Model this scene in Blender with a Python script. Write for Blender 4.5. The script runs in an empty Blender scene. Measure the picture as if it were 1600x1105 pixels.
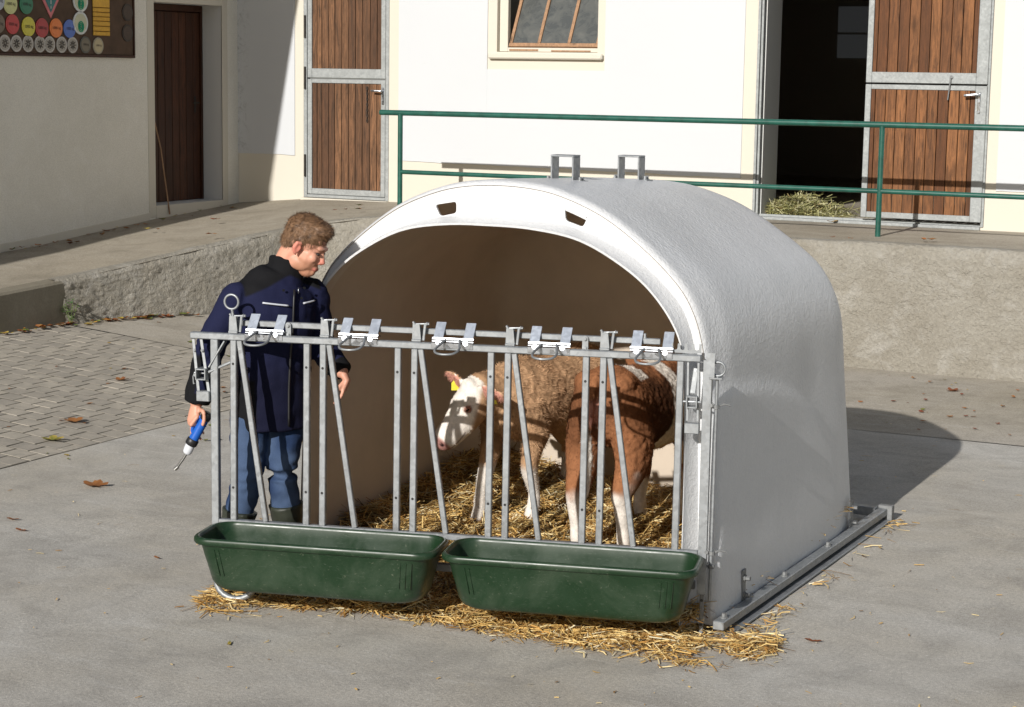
import bpy, bmesh, math, random
import numpy as np
from mathutils import Vector, Matrix, noise

random.seed(7); RNG = np.random.default_rng(11)
scn = bpy.context.scene
COL = scn.collection

# ------------------------------------------------------------------ camera
CAM_H = 2.46; YAW = math.radians(26.8); PITCH = math.atan(442/3000); ROLL = math.radians(0.87)
fw = Vector((-math.sin(YAW)*math.cos(PITCH), math.cos(YAW)*math.cos(PITCH), -math.sin(PITCH)))
r0 = Vector((math.cos(YAW), math.sin(YAW), 0)); u0 = r0.cross(fw)
cr = r0*math.cos(ROLL)+u0*math.sin(ROLL); cu = -r0*math.sin(ROLL)+u0*math.cos(ROLL)
cam_data = bpy.data.cameras.new('camera'); cam = bpy.data.objects.new('camera', cam_data); COL.objects.link(cam)
M = Matrix.Identity(4)
for i in range(3):
    M[i][0] = cr[i]; M[i][1] = cu[i]; M[i][2] = -fw[i]
M.translation = (0, 0, CAM_H)
cam.matrix_world = M
cam_data.sensor_width = 36; cam_data.lens = 67.5; cam_data.clip_start = 0.1; cam_data.clip_end = 2000
scn.camera = cam

# ------------------------------------------------------------------ sky, sun, exposure
SUN_EL = math.radians(24.2)
world = bpy.data.worlds.new('World'); scn.world = world; world.use_nodes = True
wn = world.node_tree; wn.nodes.clear()
sky = wn.nodes.new('ShaderNodeTexSky'); sky.sky_type = 'NISHITA'; sky.sun_disc = False
sky.sun_elevation = SUN_EL; sky.sun_rotation = math.pi
sky.dust_density = 1.2; sky.ozone_density = 0.8
bg = wn.nodes.new('ShaderNodeBackground'); bg.inputs['Strength'].default_value = 0.06
wo = wn.nodes.new('ShaderNodeOutputWorld')
wn.links.new(sky.outputs[0], bg.inputs[0]); wn.links.new(bg.outputs[0], wo.inputs[0])
sl = bpy.data.lights.new('sun', 'SUN'); sl.energy = 5.0; sl.angle = math.radians(0.5); sl.color = (1.0, 0.97, 0.925)
sun = bpy.data.objects.new('sun', sl); COL.objects.link(sun)
sun.rotation_euler = Vector((0.0, math.cos(SUN_EL), -math.sin(SUN_EL))).to_track_quat('-Z', 'Y').to_euler()
sun.location = (0, -20, 30)
vs = scn.view_settings; vs.view_transform = 'Standard'; vs.look = 'None'; vs.gamma = 1; vs.use_curve_mapping = False
vs.exposure = 0.0

# ------------------------------------------------------------------ helpers
def thing(name, label, cat, loc=(0, 0, 0), rotz=0, group=None):
    o = bpy.data.objects.new(name, None); COL.objects.link(o)
    o.empty_display_size = 0.1
    o.location = loc; o.rotation_euler = (0, 0, rotz)
    o['label'] = label; o['category'] = cat
    if group: o['group'] = group
    return o

def tag(o, label=None, cat=None, group=None, kind=None):
    if label: o['label'] = label
    if cat: o['category'] = cat
    if group: o['group'] = group
    if kind: o['kind'] = kind
    return o

def link(name, me, parent=None, loc=None, rot=None):
    o = bpy.data.objects.new(name, me); COL.objects.link(o)
    if parent is not None:
        o.parent = parent
        if parent.type == 'EMPTY' and parent.rotation_euler.z == 0:   # children of upright roots are given in world coordinates
            o.matrix_parent_inverse = Matrix.Translation(-parent.location)
    if loc is not None: o.location = loc
    if rot is not None: o.rotation_euler = rot
    return o

def chamfer_box(hx, hy, hz, b):
    v = []; idx = {}
    for sx in (-1, 1):
        for sy in (-1, 1):
            for sz in (-1, 1):
                for ax in range(3):
                    p = [sx*(hx-b), sy*(hy-b), sz*(hz-b)]
                    p[ax] = (sx*hx, sy*hy, sz*hz)[ax]
                    idx[(sx, sy, sz, ax)] = len(v); v.append(p)
    f = []
    for ax in range(3):
        a, c = [(1, 2), (0, 2), (0, 1)][ax]
        for s in (-1, 1):
            q = []
            for (p, r) in ((-1, -1), (1, -1), (1, 1), (-1, 1)):
                k = [0, 0, 0]; k[ax] = s; k[a] = p; k[c] = r
                q.append(idx[(k[0], k[1], k[2], ax)])
            if (s == 1) == (ax == 1): q.reverse()
            f.append(q)
    for ax in range(3):
        a, c = [(1, 2), (0, 2), (0, 1)][ax]
        for p in (-1, 1):
            for r in (-1, 1):
                q = []
                for (s, w) in ((-1, a), (1, a), (1, c), (-1, c)):
                    k = [0, 0, 0]; k[ax] = s; k[a] = p; k[c] = r
                    q.append(idx[(k[0], k[1], k[2], w)])
                f.append(q)
    for sx in (-1, 1):
        for sy in (-1, 1):
            for sz in (-1, 1):
                f.append([idx[(sx, sy, sz, i)] for i in range(3)])
    return v, f

class MB:
    def __init__(s): s.v = []; s.f = []; s.m = []
    def add(s, v, f, mi=0):
        n = len(s.v); s.v.extend([tuple(p) for p in v])
        for q in f: s.f.append([i+n for i in q]); s.m.append(mi)
        return s
    def box(s, c, size, rot=None, bev=0.0, mi=0):
        hx, hy, hz = [d/2 for d in size]
        b = min(bev, hx*.9, hy*.9, hz*.9)
        if b > 0: v, f = chamfer_box(hx, hy, hz, b)
        else:
            v = [(x*hx, y*hy, z*hz) for x in (-1, 1) for y in (-1, 1) for z in (-1, 1)]
            f = [(0, 1, 3, 2), (4, 6, 7, 5), (0, 4, 5, 1), (2, 3, 7, 6), (0, 2, 6, 4), (1, 5, 7, 3)]
        R = rot if rot is not None else Matrix.Identity(3)
        c = Vector(c)
        return s.add([R @ Vector(p)+c for p in v], f, mi)
    def bx(s, x0, x1, y0, y1, z0, z1, bev=0.0, mi=0):
        return s.box(((x0+x1)/2, (y0+y1)/2, (z0+z1)/2), (abs(x1-x0), abs(y1-y0), abs(z1-z0)), None, bev, mi)
    def beam(s, a, b, w, h, bev=0.0, up=(0, 0, 1), mi=0):
        a = Vector(a); b = Vector(b); d = b-a; L = d.length; z = d/L
        x = Vector(up).cross(z)
        if x.length < 1e-4: x = Vector((1, 0, 0))
        x.normalize(); y = z.cross(x)
        R = Matrix((x, y, z)).transposed()
        return s.box((a+b)/2, (w, h, L), R, bev, mi)
    def tube(s, pts, r, seg=10, cap=True, closed=False, mi=0):
        pts = [Vector(p) for p in pts]; n = len(pts)
        rs = r if isinstance(r, (list, tuple)) else [r]*n
        T = []
        for i in range(n):
            if closed: t = pts[(i+1) % n]-pts[i-1]
            else: t = pts[min(i+1, n-1)]-pts[max(i-1, 0)]
            T.append(t.normalized())
        ref = Vector((0, 0, 1)) if abs(T[0].z) < .9 else Vector((1, 0, 0))
        x = (ref-T[0]*ref.dot(T[0])).normalized()
        V = []; F = []
        for i in range(n):
            x = (x-T[i]*x.dot(T[i])).normalized(); y = T[i].cross(x)
            for k in range(seg):
                a = 2*math.pi*k/seg
                V.append(pts[i]+(x*math.cos(a)+y*math.sin(a))*rs[i])
        m = n if closed else n-1
        for i in range(m):
            j = (i+1) % n
            for k in range(seg):
                k2 = (k+1) % seg
                F.append((i*seg+k, i*seg+k2, j*seg+k2, j*seg+k))
        if cap and not closed:
            F.append(tuple(range(seg-1, -1, -1))); F.append(tuple((n-1)*seg+k for k in range(seg)))
        return s.add(V, F, mi)
    def bolt(s, c, d, r=.009, L=.012, mi=0):
        c = Vector(c); d = Vector(d).normalized()
        s.tube([c, c+d*L*.3], r*1.5, 10, mi=mi); s.tube([c+d*L*.3, c+d*L], r, 6, mi=mi)
        return s
    def prism(s, poly, a, b, axis, mi=0):
        # poly: list of 2D points in the two other axes (in order), extruded along axis from a to b
        o = [i for i in range(3) if i != axis]; n = len(poly); V = []
        for w in (a, b):
            for p in poly:
                q = [0, 0, 0]; q[axis] = w; q[o[0]] = p[0]; q[o[1]] = p[1]; V.append(q)
        F = [tuple(range(n)), tuple(range(2*n-1, n-1, -1))]
        F += [(i, (i+1) % n, n+(i+1) % n, n+i) for i in range(n)]
        return s.add(V, F, mi)
    def mesh(s, name, mats, smooth=False):
        me = bpy.data.meshes.new(name); me.from_pydata([tuple(p) for p in s.v], [], s.f)
        for m in (mats if isinstance(mats, (list, tuple)) else [mats]): me.materials.append(m)
        if len(set(s.m)) > 1: me.polygons.foreach_set('material_index', s.m)
        bm = bmesh.new(); bm.from_mesh(me); bmesh.ops.recalc_face_normals(bm, faces=bm.faces); bm.to_mesh(me); bm.free()
        if smooth: shade(me, smooth)
        me.update(); return me
    def build(s, name, mats, parent=None, smooth=False, loc=None, rot=None):
        return link(name, s.mesh(name, mats, smooth), parent, loc, rot)

def shade(me, ang=40):
    me.polygons.foreach_set('use_smooth', [True]*len(me.polygons))
    if ang is not True and ang < 180:
        try: me.set_sharp_from_angle(angle=math.radians(ang))
        except Exception: pass

def np_mesh(name, V, F, mats, cols=None, smooth=False, attr='Col'):
    """V (n,3), F (m,k) same-size polygons, cols (n,3) linear colour per vertex"""
    me = bpy.data.meshes.new(name); V = np.asarray(V, np.float32); F = np.asarray(F, np.int32)
    n = len(V); m, k = F.shape
    me.vertices.add(n); me.vertices.foreach_set('co', V.ravel())
    me.loops.add(m*k); me.loops.foreach_set('vertex_index', F.ravel())
    me.polygons.add(m); me.polygons.foreach_set('loop_start', np.arange(m, dtype=np.int32)*k)
    try: me.polygons.foreach_set('loop_total', np.full(m, k, np.int32))
    except Exception: pass
    for q in (mats if isinstance(mats, (list, tuple)) else [mats]): me.materials.append(q)
    me.update(calc_edges=True); me.validate()
    if cols is not None: set_cols(me, cols, attr)
    if smooth: shade(me, smooth)
    return me

def set_cols(me, cols, attr='Col'):
    a = me.color_attributes.new(attr, 'FLOAT_COLOR', 'POINT')
    c = np.ones((len(me.vertices), 4), np.float32); c[:, :3] = cols
    a.data.foreach_set('color', c.ravel())

def lin(r, g, b):
    return tuple(((c/255)/12.92 if c/255 <= .04045 else ((c/255+.055)/1.055)**2.4) for c in (r, g, b))

def fbm(p, sc=1.0, oct=4):
    return noise.fractal(Vector(p)*sc, 1.0, 2.0, oct, noise_basis='PERLIN_ORIGINAL')

# ------------------------------------------------------------------ materials
class NM:
    def __init__(s, name, color=(.5, .5, .5), rough=.6, metal=0.0, spec=.5):
        s.m = bpy.data.materials.new(name); s.m.use_nodes = True; s.t = s.m.node_tree
        s.b = s.t.nodes['Principled BSDF']
        s.b.inputs['Base Color'].default_value = (*color, 1); s.b.inputs['Roughness'].default_value = rough
        s.b.inputs['Metallic'].default_value = metal; s.b.inputs['Specular IOR Level'].default_value = spec
    def n(s, ty, **kw):
        q = s.t.nodes.new(ty)
        for k, v in kw.items(): setattr(q, k, v)
        return q
    def L(s, a, b): s.t.links.new(a, b)
    def coord(s, which='Object', scale=None, rot=None):
        o = s.n('ShaderNodeTexCoord').outputs[which]
        if scale is None and rot is None: return o
        mp = s.n('ShaderNodeMapping'); s.L(o, mp.inputs[0])
        if scale is not None: mp.inputs['Scale'].default_value = scale
        if rot is not None: mp.inputs['Rotation'].default_value = rot
        return mp.outputs[0]
    def noise(s, vec, scale, detail=4, rough=.55, dist=0.0):
        q = s.n('ShaderNodeTexNoise'); s.L(vec, q.inputs['Vector'])
        q.inputs['Scale'].default_value = scale; q.inputs['Detail'].default_value = detail
        q.inputs['Roughness'].default_value = rough; q.inputs['Distortion'].default_value = dist
        return q.outputs['Fac']
    def voro(s, vec, scale, feature='F1', out='Distance'):
        q = s.n('ShaderNodeTexVoronoi', feature=feature); s.L(vec, q.inputs['Vector']); q.inputs['Scale'].default_value = scale
        return q.outputs[out]
    def ramp(s, fac, *stops):
        q = s.n('ShaderNodeValToRGB'); s.L(fac, q.inputs[0]); e = q.color_ramp.elements
        while len(e) < len(stops): e.new(.5)
        for i, (p, c) in enumerate(stops):
            e[i].position = p; e[i].color = (c, c, c, 1) if isinstance(c, (int, float)) else (*c, 1)
        return q.outputs[0]
    def mix(s, fac, a, b, mode='MIX'):
        q = s.n('ShaderNodeMix', data_type='RGBA', blend_type=mode)
        for inp, val in ((q.inputs[0], fac), (q.inputs[6], a), (q.inputs[7], b)):
            if isinstance(val, bpy.types.NodeSocket): s.L(val, inp)
            elif isinstance(val, (int, float)): inp.default_value = val if inp.type == 'VALUE' else (val, val, val, 1)
            else: inp.default_value = (*val, 1)
        return q.outputs[2]
    def math(s, op, a, b=None):
        q = s.n('ShaderNodeMath', operation=op)
        for i, val in enumerate((a, b)):
            if val is None: continue
            if isinstance(val, bpy.types.NodeSocket): s.L(val, q.inputs[i])
            else: q.inputs[i].default_value = val
        return q.outputs[0]
    def bump(s, h, strength=.3, dist=.01, prev=None):
        q = s.n('ShaderNodeBump'); q.inputs['Strength'].default_value = strength; q.inputs['Distance'].default_value = dist
        s.L(h, q.inputs['Height'])
        if prev is not None: s.L(prev, q.inputs['Normal'])
        s.L(q.outputs[0], s.b.inputs['Normal']); return q.outputs[0]
    def col(s, c): s.L(c, s.b.inputs['Base Color'])
    def rough(s, c): s.L(c, s.b.inputs['Roughness'])
    def rnd(s): return s.n('ShaderNodeObjectInfo').outputs['Random']
    def attr(s, name='Col'):
        q = s.n('ShaderNodeVertexColor', layer_name=name); return q.outputs['Color']

def plain(name, c, rough=.6, metal=0, spec=.5, var=.12, scale=30, bump=.08):
    m = NM(name, c, rough, metal, spec); v = m.coord()
    n1 = m.noise(v, scale, 4); d = tuple(x*(1-var) for x in c); l = tuple(min(1, x*(1+var)) for x in c)
    m.col(m.ramp(n1, (.3, d), (.7, l)))
    if bump: m.bump(m.noise(v, scale*4, 3), bump, .004)
    return m.m

def concrete(name, base, warm, dark, light, seed=0):
    m = NM(name, base, .85, 0, .3); v = m.coord()
    big = m.noise(v, .55, 5, .6, .4); mid = m.noise(v, 2.6, 6, .65, .8); fine = m.noise(v, 55, 4, .7)
    st = m.noise(m.coord(scale=(.9, 5.5, 1), rot=(0, 0, .5)), 1.6, 6, .7, .6)
    grit = m.noise(v, 230, 2, .6)
    c = m.mix(m.ramp(big, (.35, 0), (.65, 1)), base, warm)
    c = m.mix(m.math('MULTIPLY', m.ramp(mid, (.44, 0), (.74, 1)), .65), c, dark)
    c = m.mix(m.math('MULTIPLY', m.ramp(st, (.56, 0), (.74, 1)), .34), c, light)
    st2 = m.noise(m.coord(scale=(1, 7, 1), rot=(0, 0, -.35)), 2.1, 5, .7, .3)
    c = m.mix(m.math('MULTIPLY', m.ramp(st2, (.6, 0), (.76, 1)), .22), c, dark)
    c = m.mix(.75, c, m.ramp(fine, (.3, .70), (.7, 1.15)), 'MULTIPLY')
    c = m.mix(.6, c, m.ramp(grit, (.35, .55), (.65, 1.3)), 'MULTIPLY')
    m.col(c)
    sp = m.noise(v, 28, 3, .8, .4); c = m.mix(m.ramp(sp, (.66, 0), (.72, .7)), c, dark); sp2 = m.noise(v, 34, 2, .7, .2); c = m.mix(m.ramp(sp2, (.69, 0), (.74, .6)), c, light)
    cy = m.noise(v, .8, 6, .75, 2.2); c = m.mix(m.ramp(cy, (.490, 0), (.500, .28), (.510, 0)), c, dark); m.col(c)
    h = m.mix(.3, fine, mid)
    p = m.bump(grit, .22, .004); m.bump(h, .3, .012, p)
    return m.m

M_CONC = concrete('yard_concrete', (.52, .498, .455), (.475, .432, .36), (.28, .262, .235), (.72, .705, .67))
M_CONC2 = concrete('apron_concrete', (.46, .42, .36), (.41, .365, .29), (.24, .215, .17), (.64, .61, .55))
M_RAMP = concrete('ramp_surface', (.42, .375, .305), (.36, .315, .245), (.23, .20, .15), (.52, .485, .42))
M_EARTH = plain('joint_soil', (.085, .075, .055), .95, var=.3, scale=14, bump=.3)
M_FIELD = plain('far_yard', (.34, .32, .28), .9, var=.2, scale=.8, bump=.2)

def paver_mat():
    m = NM('paver_stone', (.32, .3, .26), .85, 0, .3); v = m.coord(); r = m.rnd()
    vv = m.n('ShaderNodeVectorMath', operation='ADD'); m.L(v, vv.inputs[0])
    cm = m.n('ShaderNodeCombineXYZ'); m.L(m.math('MULTIPLY', r, 37.0), cm.inputs[0]); m.L(m.math('MULTIPLY', r, 11.0), cm.inputs[1]); m.L(cm.outputs[0], vv.inputs[1])
    v = vv.outputs[0]
    n1 = m.noise(v, 9, 6, .65, .5); n2 = m.noise(v, 160, 3, .7)
    c = m.mix(m.ramp(r, (0, 0), (1, 1)), (.45, .405, .335), (.355, .32, .27))
    c = m.mix(m.ramp(n1, (.4, 0), (.75, .75)), c, (.26, .24, .205))
    c = m.mix(.4, c, m.ramp(n2, (.3, .65), (.7, 1.2)), 'MULTIPLY')
    m.col(c); m.bump(n2, .25, .004); return m.m
M_PAVER = paver_mat()

def roughcast(name, a, b, c3, sc=45, strength=.9, dist=.02):
    m = NM(name, a, .92, 0, .25); v = m.coord()
    big = m.noise(v, 1.1, 5, .6, .5); mid = m.noise(v, 5, 6, .65, .6); f = m.noise(v, sc, 5, .65, .4); g = m.noise(v, sc*4.5, 3, .6)
    c = m.mix(m.ramp(big, (.35, 0), (.65, 1)), a, b)
    c = m.mix(m.ramp(mid, (.5, 0), (.75, .7)), c, c3)
    c = m.mix(.45, c, m.ramp(f, (.3, .7), (.65, 1.15)), 'MULTIPLY')
    m.col(c); p = m.bump(g, .35*strength, dist*.4); m.bump(f, strength, dist, p)
    return m.m
M_RWALL = roughcast('rough_render', (.335, .312, .265), (.27, .245, .20), (.42, .40, .36), 38, 1.0, .024)
M_KERB = roughcast('kerb_concrete', (.25, .225, .175), (.20, .175, .13), (.3, .28, .23), 70, .3, .006)
M_LWALL = roughcast('roughcast_paint', (.78, .75, .67), (.72, .69, .61), (.81, .785, .72), 85, .55, .009)

def plaster(name, a, dirt, amount=.12, corner=0.0):
    m = NM(name, a, .88, 0, .3); v = m.coord()
    big = m.noise(v, .9, 5, .6); sp = m.noise(v, 7, 8, .75, 1.2); f = m.noise(v, 120, 3, .6); lump = m.noise(v, 6, 3, .5)
    c = m.mix(m.ramp(big, (.3, 0), (.7, .25)), a, tuple(x*.93 for x in a))
    c = m.mix(m.math('MULTIPLY', m.ramp(sp, (.70, 0), (.80, 1)), amount*4), c, dirt)
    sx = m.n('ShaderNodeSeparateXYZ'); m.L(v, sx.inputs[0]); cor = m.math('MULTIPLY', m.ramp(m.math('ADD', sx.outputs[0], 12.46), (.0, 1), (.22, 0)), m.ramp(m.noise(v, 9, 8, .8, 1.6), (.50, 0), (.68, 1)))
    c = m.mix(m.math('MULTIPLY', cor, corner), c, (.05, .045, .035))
    m.col(c); p = m.bump(f, .12, .003); m.bump(lump, .12, .012, p)
    return m.m
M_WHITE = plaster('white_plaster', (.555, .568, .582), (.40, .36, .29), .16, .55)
M_CREAM = plaster('cream_plaster', (.60, .56, .475), (.4, .32, .22), .18)
M_GREYP = plaster('reveal_plaster', (.60, .60, .58), (.3, .28, .25), .2)
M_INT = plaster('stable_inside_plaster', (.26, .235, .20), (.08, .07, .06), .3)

def wood(name, a, b, c3, along=2, rough=.75):
    m = NM(name, a, rough, 0, .3); r = m.rnd()
    sc = [14, 14, 14]; sc[along] = 1.1
    co = m.coord(); ad = m.n('ShaderNodeVectorMath', operation='ADD'); m.L(co, ad.inputs[0])
    cm = m.n('ShaderNodeCombineXYZ')
    for i, k in enumerate((23., 31., 47.)): m.L(m.math('MULTIPLY', r, k), cm.inputs[i])
    m.L(cm.outputs[0], ad.inputs[1])
    mp = m.n('ShaderNodeMapping'); mp.inputs['Scale'].default_value = sc; m.L(ad.outputs[0], mp.inputs[0]); v = mp.outputs[0]
    g = m.noise(v, 2.2, 7, .7, 1.4); g2 = m.noise(v, 9, 4, .7, .3)
    sc2 = [6, 6, 6]; sc2[along] = 1.6
    mp2 = m.n('ShaderNodeMapping'); mp2.inputs['Scale'].default_value = sc2; m.L(ad.outputs[0], mp2.inputs[0])
    kn = m.voro(mp2.outputs[0], .95)
    c = m.mix(m.ramp(r, (0, 0), (.75, .9), (1, 1)), tuple(x*1.15 for x in a), b)
    c = m.mix(m.ramp(g, (.40, 0), (.66, 1)), c, c3)
    c = m.mix(m.ramp(kn, (.05, .85), (.16, 0)), c, tuple(x*.25 for x in a))
    c = m.mix(.6, c, m.ramp(g2, (.3, .6), (.7, 1.2)), 'MULTIPLY')
    wz = m.noise(m.coord('Object'), 1.4, 5, .65, .7)
    c = m.mix(m.ramp(wz, (.52, 0), (.74, .6)), c, tuple(x*.35 for x in a))
    m.col(c); m.bump(g2, .35, .004); return m.m
M_WOOD = wood('weathered_larch', (.25, .108, .042), (.12, .046, .018), (.066, .030, .014))
M_WOODL = wood('weathered_board', (.22, .108, .052), (.105, .050, .026), (.05, .028, .016))
M_DKDOOR = wood('brown_varnish', (.085, .028, .011), (.058, .019, .008), (.03, .011, .005), rough=.5)
M_SASH = wood('sash_wood', (.42, .25, .14), (.36, .2, .11), (.25, .15, .09), rough=.7)

def galv(name, base=(.33, .345, .355), rough=.5, metal=.6):
    m = NM(name, base, rough, metal); v = m.coord()
    sp = m.voro(v, 55, out='Color'); n = m.noise(v, 9, 5, .6, .4)
    sep = m.n('ShaderNodeSeparateColor'); m.L(sp, sep.inputs[0])
    c = m.mix(m.ramp(sep.outputs[0], (0, 0), (1, 1)), tuple(x*.88 for x in base), tuple(min(1, x*1.08) for x in base))
    c = m.mix(m.ramp(n, (.42, 0), (.72, .55)), c, tuple(x*.66 for x in base))
    m.col(c); m.rough(m.ramp(sep.outputs[1], (0, rough-.1), (1, rough+.12))); m.bump(n, .05, .002)
    return m.m
M_GALV = galv('galvanised_steel')
M_GALVD = galv('dull_galvanised_steel', (.24, .245, .245), .6, .45)
M_ZINC = galv('bright_zinc', (.42, .44, .47), .3, 1.0)
M_DFRAME = galv('weathered_zinc_frame', (.35, .365, .36), .7, .25)

def grp():
    m = NM('white_fibreglass', (.76, .76, .75), .38, 0, .45); v = m.coord()
    a = m.noise(v, 55, 3, .6, .3); b = m.noise(v, 9, 4, .6); d = m.noise(m.coord(scale=(2.2, 2.2, .5)), 4, 6, .7, .8)
    c = m.mix(m.ramp(b, (.35, 0), (.75, .35)), (.66, .665, .67), (.60, .605, .61))
    c = m.mix(m.ramp(d, (.60, 0), (.8, .3)), c, (.52, .51, .49))
    gr = m.noise(v, 210, 2, .6); c = m.mix(.25, c, m.ramp(gr, (.3, .8), (.7, 1.15)), 'MULTIPLY')
    m.col(c); p = m.bump(a, .6, .008); m.bump(b, .3, .014, p); return m.m
M_GRP = grp()
M_GRPIN = plain('fibreglass_inside_shade', (.60, .51, .41), .55, var=.05, scale=6, bump=.05)  # inside is white too; the hut's brown shade is mixed into this colour

def trough_mat():
    m = NM('green_plastic', (.012, .042, .016), .36, 0, .5); v = m.coord()
    n = m.noise(v, 6, 6, .65, .6); s = m.noise(v, 60, 4, .7, .5); sc = m.noise(m.coord(scale=(1, 1, 6)), 22, 5, .75, .8)
    c = m.mix(m.ramp(n, (.4, 0), (.75, .6)), (.0075, .027, .0095), (.0105, .034, .013))
    c = m.mix(m.ramp(s, (.63, 0), (.74, .55)), c, (.17, .18, .13))
    c = m.mix(m.ramp(sc, (.60, 0), (.76, .4)), c, (.2, .23, .19))
    dz = m.noise(v, 2.6, 5, .7, .6); c = m.mix(m.ramp(dz, (.45, 0), (.75, .22)), c, (.16, .19, .14))
    m.col(c); m.rough(m.ramp(n, (.3, .27), (.7, .48))); m.bump(n, .05, .004); return m.m
M_TROUGH = trough_mat()
M_RAIL = plain('green_rail_paint', (.012, .082, .06), .38, var=.25, scale=12, bump=.06)

def attr_mat(name, rough=.8, spec=.3, bump=0, bscale=60, sub=0, var=0):
    m = NM(name, (.5, .5, .5), rough, 0, spec); c = m.attr()
    v = m.coord()
    if var:
        n = m.noise(v, bscale, 5, .65, .5)
        c = m.mix(var, c, m.ramp(n, (.25, .35), (.75, 1.5)), 'MULTIPLY')
    m.col(c)
    if bump: m.bump(m.noise(v, bscale, 5, .6, .5), bump, .008)
    if sub:
        m.b.inputs['Subsurface Weight'].default_value = sub; m.b.inputs['Subsurface Radius'].default_value = (.01, .004, .002)
    return m.m
M_STRAW = attr_mat('straw', .62, .35)
M_LEAF = attr_mat('leaf', .7, .3)
M_FUR = attr_mat('calf_fur', .85, .15, .5, 45, var=.3)
M_FURS = attr_mat('calf_fur_strand', .8, .2)
M_CLOTH = attr_mat('jacket_cloth', .85, .15, .35, 240, var=.15)
M_DENIM = attr_mat('denim', .9, .12, .3, 420, var=.35)
M_SKIN = attr_mat('skin', .5, .4, .06, 180, sub=0, var=.08)
M_HAIR = attr_mat('hair', .55, .35)
M_BOOT = plain('rubber_boot', (.028, .032, .022), .5, var=.2, scale=20, bump=.1)
M_BLACK = plain('black_rubber', (.012, .012, .013), .45, var=.2, bump=.05)
M_BLUE = plain('blue_plastic', (.012, .10, .44), .35, var=.08, bump=.02)
M_MILKY = plain('milky_plastic', (.62, .64, .68), .35, var=.05, bump=.0)
M_STEEL = plain('brushed_steel', (.42, .42, .41), .35, 1.0, var=.1, bump=.02)
M_ORANGE = plain('orange_plastic', (.55, .12, .05), .5, bump=.02)
M_YTAG = plain('yellow_tag', (.78, .68, .06), .45, var=.05, bump=.0)
M_PIPING = plain('reflective_piping', (.55, .57, .62), .35, var=.05, bump=0)
M_DARKMETAL = plain('dark_iron', (.04, .035, .03), .7, .3, var=.3, bump=.1)
# ------------------------------------------------------------------ the yard
def zf(X):                       # the paved part of the yard climbs gently towards the left-hand building
    return max(0.0, min(3.25, -7.98-X))*.08

def sheet(name, xs, ys, zfun, material, thick=0.0):
    nx, ny = len(xs), len(ys)
    V = [(x, y, zfun(x, y)) for y in ys for x in xs]
    F = [(j*nx+i, j*nx+i+1, (j+1)*nx+i+1, (j+1)*nx+i) for j in range(ny-1) for i in range(nx-1)]
    mb = MB(); mb.add(V, F)
    o = mb.build(name, material, smooth=True)
    return tag(o, kind='structure')

sheet('ground', [-400, -60, 60, 400], [-400, -60, 60, 400], lambda x, y: -.06, M_FIELD)
JY = 12.95
lump = lambda x, y: .004*noise.noise((x*1.3, y*1.3, 0))
cx_ = [-7.98+.25*i for i in range(0, 60)]+[10, 20, 40]
sheet('concrete_yard', cx_, [-30, -10, 0, 3]+[4+.25*i for i in range(0, 36)]+[JY-.016], lump, M_CONC)
sheet('concrete_apron', [-11.3, -10.5, -9.7, -8.9, -8.4, -7.98, -7, -6, -5, -4, -3, -2, 0, 10, 40], [JY-.004+.28*i for i in range(0, 11)],
      lambda x, y: zf(x)+.003+.006*noise.noise((x*1.1, y*1.1, 3)), M_CONC2)
bed = sheet('paved_yard', [-14, -11.23, -10, -9, -7.985], [-20, 0, 4, 8, 12.94], lambda x, y: zf(x)-.0012, M_EARTH)
sheet('joint_strip', [-7.98, -2, 10, 40], [JY-.03, JY+.03], lambda x, y: -.02, M_EARTH)

# pavers: square setts in running bond, each its own piece
def project(P):
    v = Vector(P)-Vector((0, 0, CAM_H)); z = v.dot(fw)
    if z < .1: return None
    return 800+3000*v.dot(cr)/z, 552.5-3000*v.dot(cu)/z, z

PS = .172
pav_me = []
for k in range(5):
    mb = MB(); rr = random.Random(k)
    v, f = chamfer_box(PS/2-.0042-rr.uniform(0, .003), PS/2-.0042-rr.uniform(0, .003), .03, .0015)
    v = [(x+rr.uniform(-.002, .002), y+rr.uniform(-.002, .002), z+rr.uniform(-.0012, .0012)) for x, y, z in v]
    mb.add(v, f); pav_me.append(mb.mesh('paver', M_PAVER))
spots = []; halves = []
rr = random.Random(5)
row = 0; y = 12.943-PS/2-78*PS
while y < 12.944:
    x = -8.078-(PS/2 if row % 2 else 0)
    if row % 2 and y > 7.5: halves.append((x+PS*.75, y))
    while x > -11.4:
        pr = project((x, y, zf(x)))
        if x > -10.93:
            vis = pr is not None and -40 < pr[0] < 560 and pr[1] < 1150
            spots.append(((0 if vis else 1), pr[2] if pr else 99, x, y))
        x -= PS
    y += PS; row += 1
spots.sort()
tilt = math.atan(.08)
stuffV = MB()
hm_ = MB().box((0, 0, 0), (PS/2-.008, PS-.008, .06), None, .0015).mesh('paver', M_PAVER)
for x, y in halves: link('paver', hm_, bed, (x, y, zf(x)-.0288), (0, tilt, rr.uniform(-.03, .03)))
for i, (nv, _, x, y) in enumerate(spots):
    rot = (rr.uniform(-.003, .003), tilt+rr.uniform(-.003, .003), rr.uniform(-.03, .03))
    loc = (x+rr.uniform(-.003, .003), y+rr.uniform(-.003, .003), zf(x)-.0292+rr.uniform(-.0005, .0006))
    me = pav_me[i % 5]
    if i < 268 and nv == 0: link('paver', me, bed, loc, rot)
    else:
        R = Matrix.Translation(loc) @ Matrix.Rotation(tilt, 4, 'Y') @ Matrix.Rotation(rot[2], 4, 'Z')
        stuffV.add([R @ p.co for p in me.vertices], [list(p.vertices) for p in me.polygons])
if stuffV.v:
    tag(stuffV.build('far_pavers', M_PAVER, bed), kind='stuff')

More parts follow.
